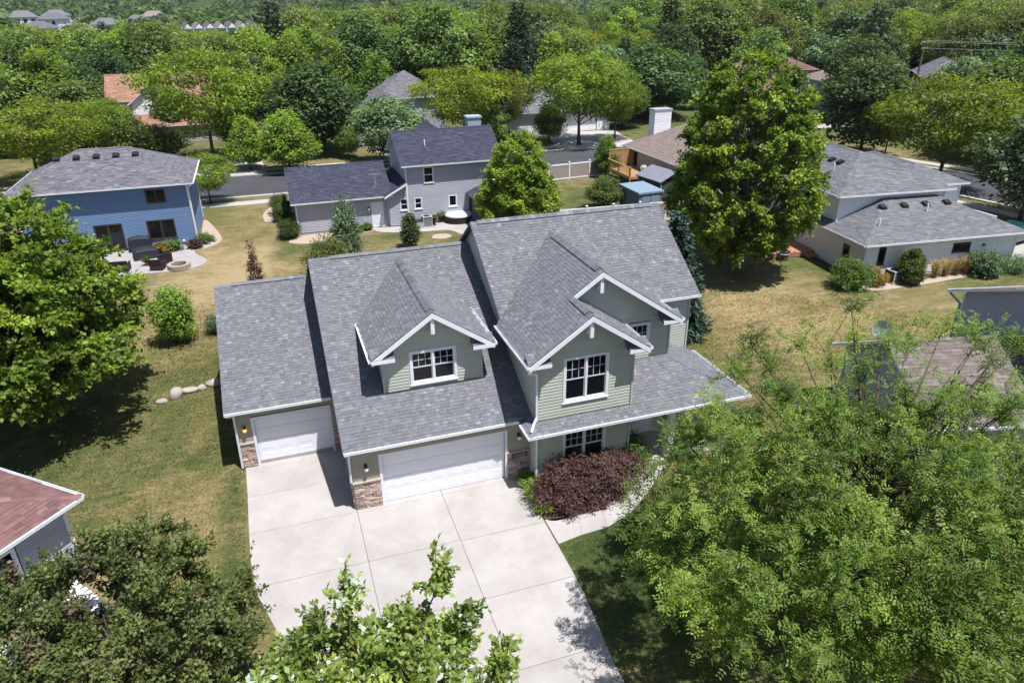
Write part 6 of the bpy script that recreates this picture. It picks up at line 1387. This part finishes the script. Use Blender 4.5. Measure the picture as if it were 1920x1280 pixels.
# ------------------------------------------------------------------ houses across the road
OH = thing('house', 'house with terracotta roof among trees across the road', 'house', (-20.5, 92, 0)); block(OH, 0, 13, 0, 9, 4.9, 'gx', .62, M_BEIGE, M_SHINGLE_OR, seed=20, expo=.25, wid=(.4, .9)); block(OH, 3.5, 9, -4.5, 0, 4.9, 'gy', .8, M_CREAM, M_SHINGLE_OR, seed=21, expo=.25, wid=(.4, .9)); block(OH, -1.5, 14, -7, -1, 2.4, 'hip', .4, M_BEIGE, M_SHINGLE_OR, seed=22, expo=.25, wid=(.4, .9), walls='fl')
window(OH, (1.0, 0, 3.0), X3, -Y3, 1.2, 1.4, grid=None)
OH2 = thing('house', 'house with grey gable roofs behind the dark linden across the road', 'house', (14.0, 79, 0)); block(OH2, 0, 9, 0, 9, 5.1, 'hip', .62, M_LILAC, M_SHINGLE_PU, seed=23, expo=.25, wid=(.4, .9)); block(OH2, -4.5, 5, -5, 1, 2.6, 'gy', .7, M_LILAC, M_SHINGLE_PU, seed=24, expo=.25, wid=(.4, .9))
OH3 = thing('house', 'house with pale grey hip roof and white garage door across the road', 'house', (30.5, 73.5, 0)); block(OH3, 0, 15, 0, 11, 3.0, 'hip', .5, M_CREAM, M_SHINGLE_LG, seed=25, expo=.25, wid=(.4, .9), ops={'f': [(8.2, 13.2, .02, 2.3)]}); garage_door(OH3, (8.3, 0, .03), X3, -Y3, 4.8, 2.2, 8); roof_vents(OH3, [(3.5+1.3*i, 4.9, 5.6) for i in range(6)], (0, 1), .5)
OH4 = thing('house', 'house with red-brown roofs seen past the tall maple top', 'house', (78, 92, 0), math.radians(-20)); block(OH4, 0, 14, 0, 9, 5.4, 'hip', .4, M_BEIGE, M_SHINGLE_RD, seed=26, expo=.3, wid=(.5, 1.)); block(OH4, -2, 8, -6, 0, 2.7, 'hip', .4, M_BEIGE, M_SHINGLE_RD, seed=27, expo=.3, wid=(.5, 1.))
OH5 = thing('house', 'grey house with slate gable roof half hidden right of the broad linden', 'house', (98, 70, 0), math.radians(-38)); block(OH5, 0, 8, 0, 13, 5.2, 'gy', .5, M_LILAC, M_SHINGLE_PU, seed=28, expo=.3, wid=(.5, 1.), ops={'f': [(1.5, 4.5, .1, 2.4)]}); garage_door(OH5, (1.6, 0, .03), X3, -Y3, 2.8, 2.2, 4)
OH6 = thing('house', 'tan roofed house peeping over the broad linden crown', 'house', (86, 78, 0), math.radians(-15)); block(OH6, 0, 8, 0, 8, 4.4, 'hip', .5, M_BEIGE, M_SHINGLE_TN, seed=29, expo=.3, wid=(.5, 1.))
OH7 = thing('house', 'pale sided house corner at the left edge behind the honey locust', 'house', (-42, 70, 0)); block(OH7, 0, 9, 0, 9, 5.2, 'gy', .7, M_CREAM, M_SHINGLE_PU, seed=30, expo=.3, wid=(.5, 1.))
FAR = [(16, 16, 345, 0), (62, 20, 350, 1), (86, 15, 385, 0), (110, 40, 300, 2), (165, 30, 335, 0), (213, 34, 325, 1), (240, 25, 365, 1), (262, 17, 385, 2), (34, 36, 320, 1)]
far_rm = [M_SHINGLE_LG, M_SHINGLE_PU, M_SHINGLE_TN, M_SHINGLE_LG]
for i, (px, py, dist, c) in enumerate(FAR):
    d = _ray(px, py); d = d/np.linalg.norm(d[:2]); p = CAM+d*dist; h = p[2]
    t = thing('house', 'small pale house far off beyond the wood', 'house', (p[0], p[1], far_z(p[0], p[1])), math.radians(random.Random(i).uniform(-30, 30)), 'far houses beyond the wood'); hh = max(4.5, h-.8)
    w_ = 8.5; m = MB(); m.box(0, 0, 0, w_, 8, hh-2.2); m.build('wall', M_CREAM, t); m = MB(); m.quad((-.5, -.5, hh-2.3), (w_+.5, -.5, hh-2.3), (w_-2, 4, hh), (2, 4, hh)); m.quad((w_+.5, 8.5, hh-2.3), (-.5, 8.5, hh-2.3), (2, 4, hh), (w_-2, 4, hh)); m.quad((-.5, 8.5, hh-2.3), (-.5, -.5, hh-2.3), (2, 4, hh)); m.quad((w_+.5, -.5, hh-2.3), (w_+.5, 8.5, hh-2.3), (w_-2, 4, hh)); m.build('roof', far_rm[c], t)
    for x in (1.2, 3.6, 6.2): m = MB(); m.box(x, -.06, hh-4.2, x+1.2, -.001, hh-2.9); m.build('window', M_GLASS, t)
d = _ray(408, 52); d = d/np.linalg.norm(d[:2]); p = CAM+d*225; APH = p[2]+1.5
ap = thing('apartment_row', 'long white apartment row with repeated small gables beyond the trees', 'apartment building', (p[0]-9, p[1], 0), math.radians(8)); m = MB(); m.box(0, 0, 0, 20, 10, APH-1.6); m.build('wall', M_CREAM, ap)
for i in range(7):
    m = MB(); x = .3+2.8*i; m.quad((x, -.8, APH-1.6), (x+1.3, -.8, APH-.2), (x+1.3, 9, APH), (x, 9, APH-1.4)); m.quad((x+1.3, -.8, APH-.2), (x+2.6, -.8, APH-1.6), (x+2.6, 9, APH-1.4), (x+1.3, 9, APH)); m.build('gable_roof', M_SHINGLE_TN if i % 2 else M_SHINGLE_PU, ap); m = MB(); m.quad((x+.1, -.7, APH-1.65), (x+2.5, -.7, APH-1.65), (x+1.3, -.7, APH-.35)); m.build('gable_wall', M_WHITE, ap); m = MB(); m.box(x+.8, -.1, APH-3.6, x+1.8, -.01, APH-2.2); m.build('window', M_GLASS, ap)

# poles and wires
lb = G(837, 200); lh = height_for(lb, 88); t = thing('lamp_post', 'thin grey lamp post with a white head above the honey locusts', 'lamp post', (lb[0], lb[1], 0)); m = MB(); m.tube([(0, 0, 0), (0, 0, lh)], [.09, .05], 8); m.build('pole', M_GREYM, t); m = MB(); m.box(-.05, -.2, lh-.7, .4, .2, lh-.2); m.build('lamp_head', M_WHITE, t)
ub = (118.0, 92.0); uh = height_for((*ub, 0), 62) if False else 12.5
d = _ray(1736, 72); d /= np.linalg.norm(d[:2]); p = CAM+d*118; uh = p[2]; t = thing('utility_pole', 'wooden utility pole with two crossarms before the dark trees', 'utility pole', (p[0], p[1], 0), math.radians(30)); m = MB(); m.tube([(0, 0, 0), (0, 0, uh)], [.17, .11], 8); m.build('pole', M_BARK_PALE, t)
for z_, w_ in ((uh-.5, 1.9), (uh-1.3, 1.4)):
    m = MB(); m.box(-w_, -.14, z_-.06, w_, -.115, z_+.06); m.build('crossarm', M_BARK_PALE, t)
    for k in (-.9, -.4, .4, .9): m = MB(); m.lathe([(.05, 0), (.06, .06), (.03, .14)], (k*w_, -.127, z_+.061), 8); m.build('insulator', M_GREYM, t)
for k, zo in ((-1.7, -.35), (1.7, -.35), (-1.2, -1.15)):
    a = np.array([p[0]+k*.86, p[1]+k*.5, uh+zo]); b = a+np.array([70, -32, .5]); pts = [a+(b-a)*s+np.array([0, 0, -7*s*(1-s)*.5]) for s in np.linspace(0, 1, 14)]
    m = MB(); m.tube(pts, .012, 4); o = m.build('power_line', M_GREYM); tag(o, 'sagging power line strung from the utility pole', 'cable', 'power lines')

# ------------------------------------------------------------------ trees filling the neighbourhood, then the distant wood
KEEP = [(265, 195, 100), (300, 205, 100), (255, 235, 95), (432, 203, 100), (672, 185, 105), (680, 215, 100), (985, 185, 100), (1005, 205, 100), (1075, 240, 98), (1332, 122, 150), (1325, 142, 150), (1705, 128, 150), (1700, 165, 150), (1290, 200, 120), (408, 50, 235), (375, 48, 235), (440, 52, 235), (60, 22, 350), (85, 20, 380), (110, 44, 300), (165, 32, 330), (480, 345, 80), (1080, 310, 80), (1736, 72, 118), (837, 95, 105), (1520, 140, 140), (1850, 370, 80), (1750, 85, 125), (1700, 300, 75), (1480, 100, 160), (5, 190, 110), (1800, 90, 120)]
RECTS = [(-24, 80, -4, 104), (8, 72, 26, 92), (28, 70, 49, 88), (-46, 66, -30, 84), (72, 80, 96, 106), (92, 62, 112, 88), (82, 72, 98, 90), (9, 58, 22, 76), (32, 58, 47, 76), (-10, 58, 0, 76), (55, 60, 98, 70)]
def ok_spot(x, y, h, R):
    if any(a-R*.4 < x < b+R*.4 and c-R*.4 < y < d+R*.4 for a, b, c, d in RECTS): return False
    if min(np.hypot(q[0]-x, q[1]-y) for q in road_c) < 4.7+R*.75+1.5: return False
    if any(math.hypot(x-a, y-b) < (R+c)*(.43 if y < 110 else .52) for a, b, c in placed): return False
    px, pb, dep = proj((x, y, 0)); _, pt, _ = proj((x, y, h)); w = R*F_PX/dep
    for kx, ky, kd in KEEP:
        if kd > dep and abs(kx-px) < w*1.05 and pt-3 < ky < pb: return False
    return True
LAB = {'linden': 'dark green rounded linden tree in the wood behind the houses', 'locust': 'olive feathery honey locust in the wood behind the houses', 'maple': 'fresh green maple tree in the wood behind the houses', 'ash': 'mid green broad ash tree in the wood behind the houses', 'silver': 'silvery pale tree in the wood behind the houses', 'willow': 'soft olive-grey willow tree in the wood behind the houses', 'yellow': 'yellowish young tree in the wood behind the houses', 'spruce': 'dark spruce tree in the wood behind the houses', 'pine': 'dusky ragged pine tree in the wood behind the houses'}
fr = random.Random(123); count = 0
kinds_l = ['ash']*5+['maple']*4+['locust']*4+['linden']*2+['silver']*2+['willow']*1+['pine', 'yellow']; kinds_r = ['willow']*6+['ash']*4+['linden']*3+['locust']*2+['pine', 'silver']
for _ in range(9000):
    az = math.radians(18.4+fr.uniform(-38.5, 38.5)); dist = 76+(235-76)*fr.random()**1.15; x, y = CAM[0]+dist*math.sin(az), CAM[1]+dist*math.cos(az)
    px = proj((x, y, 5))[0]; kind = fr.choice(kinds_r if px > 1250 else kinds_l); s = fr.uniform(1.0, 1.6)*(1.12 if px > 1300 and dist > 120 else (.9 if px < 520 else 1.0)); R = PR[kind]*s; h = PH[kind]*s*fr.uniform(.86, 1.06)
    if not ok_spot(x, y, h, R): continue
    placed.append((x, y, R)); place_tree(NAME[kind], LAB[kind], fr.choice(PROTO[kind]), (x, y), (s, s, h/PH[kind]), fr.uniform(0, 6.28), LAB[kind].replace(' tree', '').split(' in the')[0]+' trees of the wood'); count += 1
    if count >= 430: break
print('forest trees', count)
def distant_wood():
    r = np.random.default_rng(99); Ps = []; n = 0; C = []; Rr = []
    while len(C) < 2100:
        az = math.radians(18.4+r.uniform(-40, 40)); dist = 225+(1250-225)*r.random()**1.0; x, y = CAM[0]+dist*math.sin(az), CAM[1]+dist*math.cos(az)
        px, py, dep = proj((x, y, 8)); R = r.uniform(4.5, 9); h = r.uniform(8, 14)*(1.15 if px > 1250 else 1); w = R*F_PX/dep; pt = proj((x, y, h+far_z(x, y)))[1]
        if any(kd > dep and abs(kx-px) < w*1.1+3 and pt-2 < ky+4 for kx, ky, kd in KEEP if kd > 220): continue
        C.append((x, y, far_z(x, y)+h*.55, h)); Rr.append(R)
    C = np.array(C); Rr = np.array(Rr); m = len(C); per = 48; k = np.repeat(np.arange(m), per)
    lobe = rand_dir(r, m*6).reshape(m, 6, 3); pick = lobe[k, r.integers(0, 6, len(k))]; d = unit(rand_dir(r, len(k))+pick*1.1); d[:, 2] = np.abs(d[:, 2])*1.0-.25
    P = C[k, :3]+d*np.stack([Rr[k], Rr[k], C[k, 3]*.5], 1)*(r.uniform(.75, 1.05, len(k)))[:, None]
    Nn = unit(d*.8+rand_dir(r, len(k))*.5+np.array([0, 0, .4])); A = unit(np.cross(Nn, rand_dir(r, len(k)))); L = r.uniform(1.6, 3.2, len(k))*(Rr[k]/5.5)
    var = np.clip(r.normal(.5, .25, m)[k]+r.normal(0, .14, len(k)), 0, 1); V, Fq = leaf_quads(P-A*L[:, None]*.5, A, Nn, L, L*.8)
    o = stuff(link('distant_wood', np_mesh('distant_wood', V, Fq, var, leaf_mat('leaf_distant', (.026, .052, .016), (.060, .096, .028), (.105, .138, .042), .3)))); tag(o, 'unbroken wood of distant deciduous trees running to the horizon', 'woodland')
distant_wood()

# ------------------------------------------------------------------ grass blades on the nearer lawns
def grass():
    r = np.random.default_rng(17); n = 135000
    az = np.radians(18.4+r.uniform(-38, 38, n)); dist = 11+(46-11)*r.random(n)**.8; x, y = CAM[0]+dist*np.sin(az), CAM[1]+dist*np.cos(az)
    bad = np.zeros(n, bool)
    for a, c, b, d in ((-3.95, -17, 6.45, 4.3), (-4.0, 4.2, 0.1, 16), (0, 0, 6.9, 16.6), (6.4, -1.2, 15.4, 10.8), (-19, 36.9, -7.3, 46), (.3, 36, 17.3, 44), (6.0, 33.4, 15.8, 36.6), (-15.6, 31.2, -6.6, 37.2), (34.6, 10.9, 62, 30), (20.6, -9, 36, 2.5), (34.5, 34.5, 45, 47), (-1.0, 34.1, 6.4, 36.6), (31, 18, 37, 22.5), (28, 31.4, 35.2, 38)): bad |= (x > a) & (x < b) & (y > c) & (y < d)
    bad |= (x > 6.4) & (x < 12.4) & (y < -1.2) & (y > -4.3+.15*np.maximum(0, x-8))
    rc = np.array(road_c); 
    for q in rc[::2]: bad |= np.hypot(x-q[0], y-q[1]) < 8.4
    bad |= np.hypot(x+10, y+1) < 2.2
    x, y, dist = x[~bad], y[~bad], dist[~bad]; m = len(x); dr_ = dryness(x, y)+.05+r.normal(0, .08, m); P = np.stack([x, y, np.zeros(m)], 1)
    a = r.uniform(0, 2*np.pi, m); h = r.uniform(.02, .055, m)*(1+dist/60); w = r.uniform(.012, .022, m)*(1+dist/30); d = np.stack([np.cos(a), np.sin(a), np.zeros(m)], 1); t = r.normal(0, .6, (m, 2))
    V = np.stack([P-d*w[:, None], P+d*w[:, None], P+np.stack([t[:, 0]*h, t[:, 1]*h, h], 1)], 1).reshape(-1, 3)
    o = stuff(link('grass', np_mesh('grass', V, np.arange(m*3).reshape(-1, 3), np.clip(dr_, 0, 1), leaf_mat('grass_blade', (.070, .095, .030), (.19, .175, .08), (.42, .335, .20), .45, rnd=0.0, gloss=.1)))); tag(o, 'short patchy green and straw-coloured lawn grass', 'grass')
grass()
tri = sum(len(p.vertices)-2 for me in bpy.data.meshes for p in me.polygons) if False else 0

# ------------------------------------------------------------------ summer haze: one even volume round everything
def haze():
    m = MB(); m.box(-2700, -500, -1.0, 2700, 2700, 52); hm = bpy.data.materials.new('haze'); hm.use_nodes = True; nt = hm.node_tree; nt.nodes.clear()
    out = nt.nodes.new('ShaderNodeOutputMaterial'); v = nt.nodes.new('ShaderNodeVolumePrincipled'); v.inputs['Color'].default_value = (.86, .91, 1.0, 1); v.inputs['Density'].default_value = 0.00008; v.inputs['Anisotropy'].default_value = 0.2
    nt.links.new(v.outputs[0], out.inputs['Volume']); stuff(tag(m.build('haze', hm), 'thin pale summer haze over the whole neighbourhood', 'haze'))
haze()
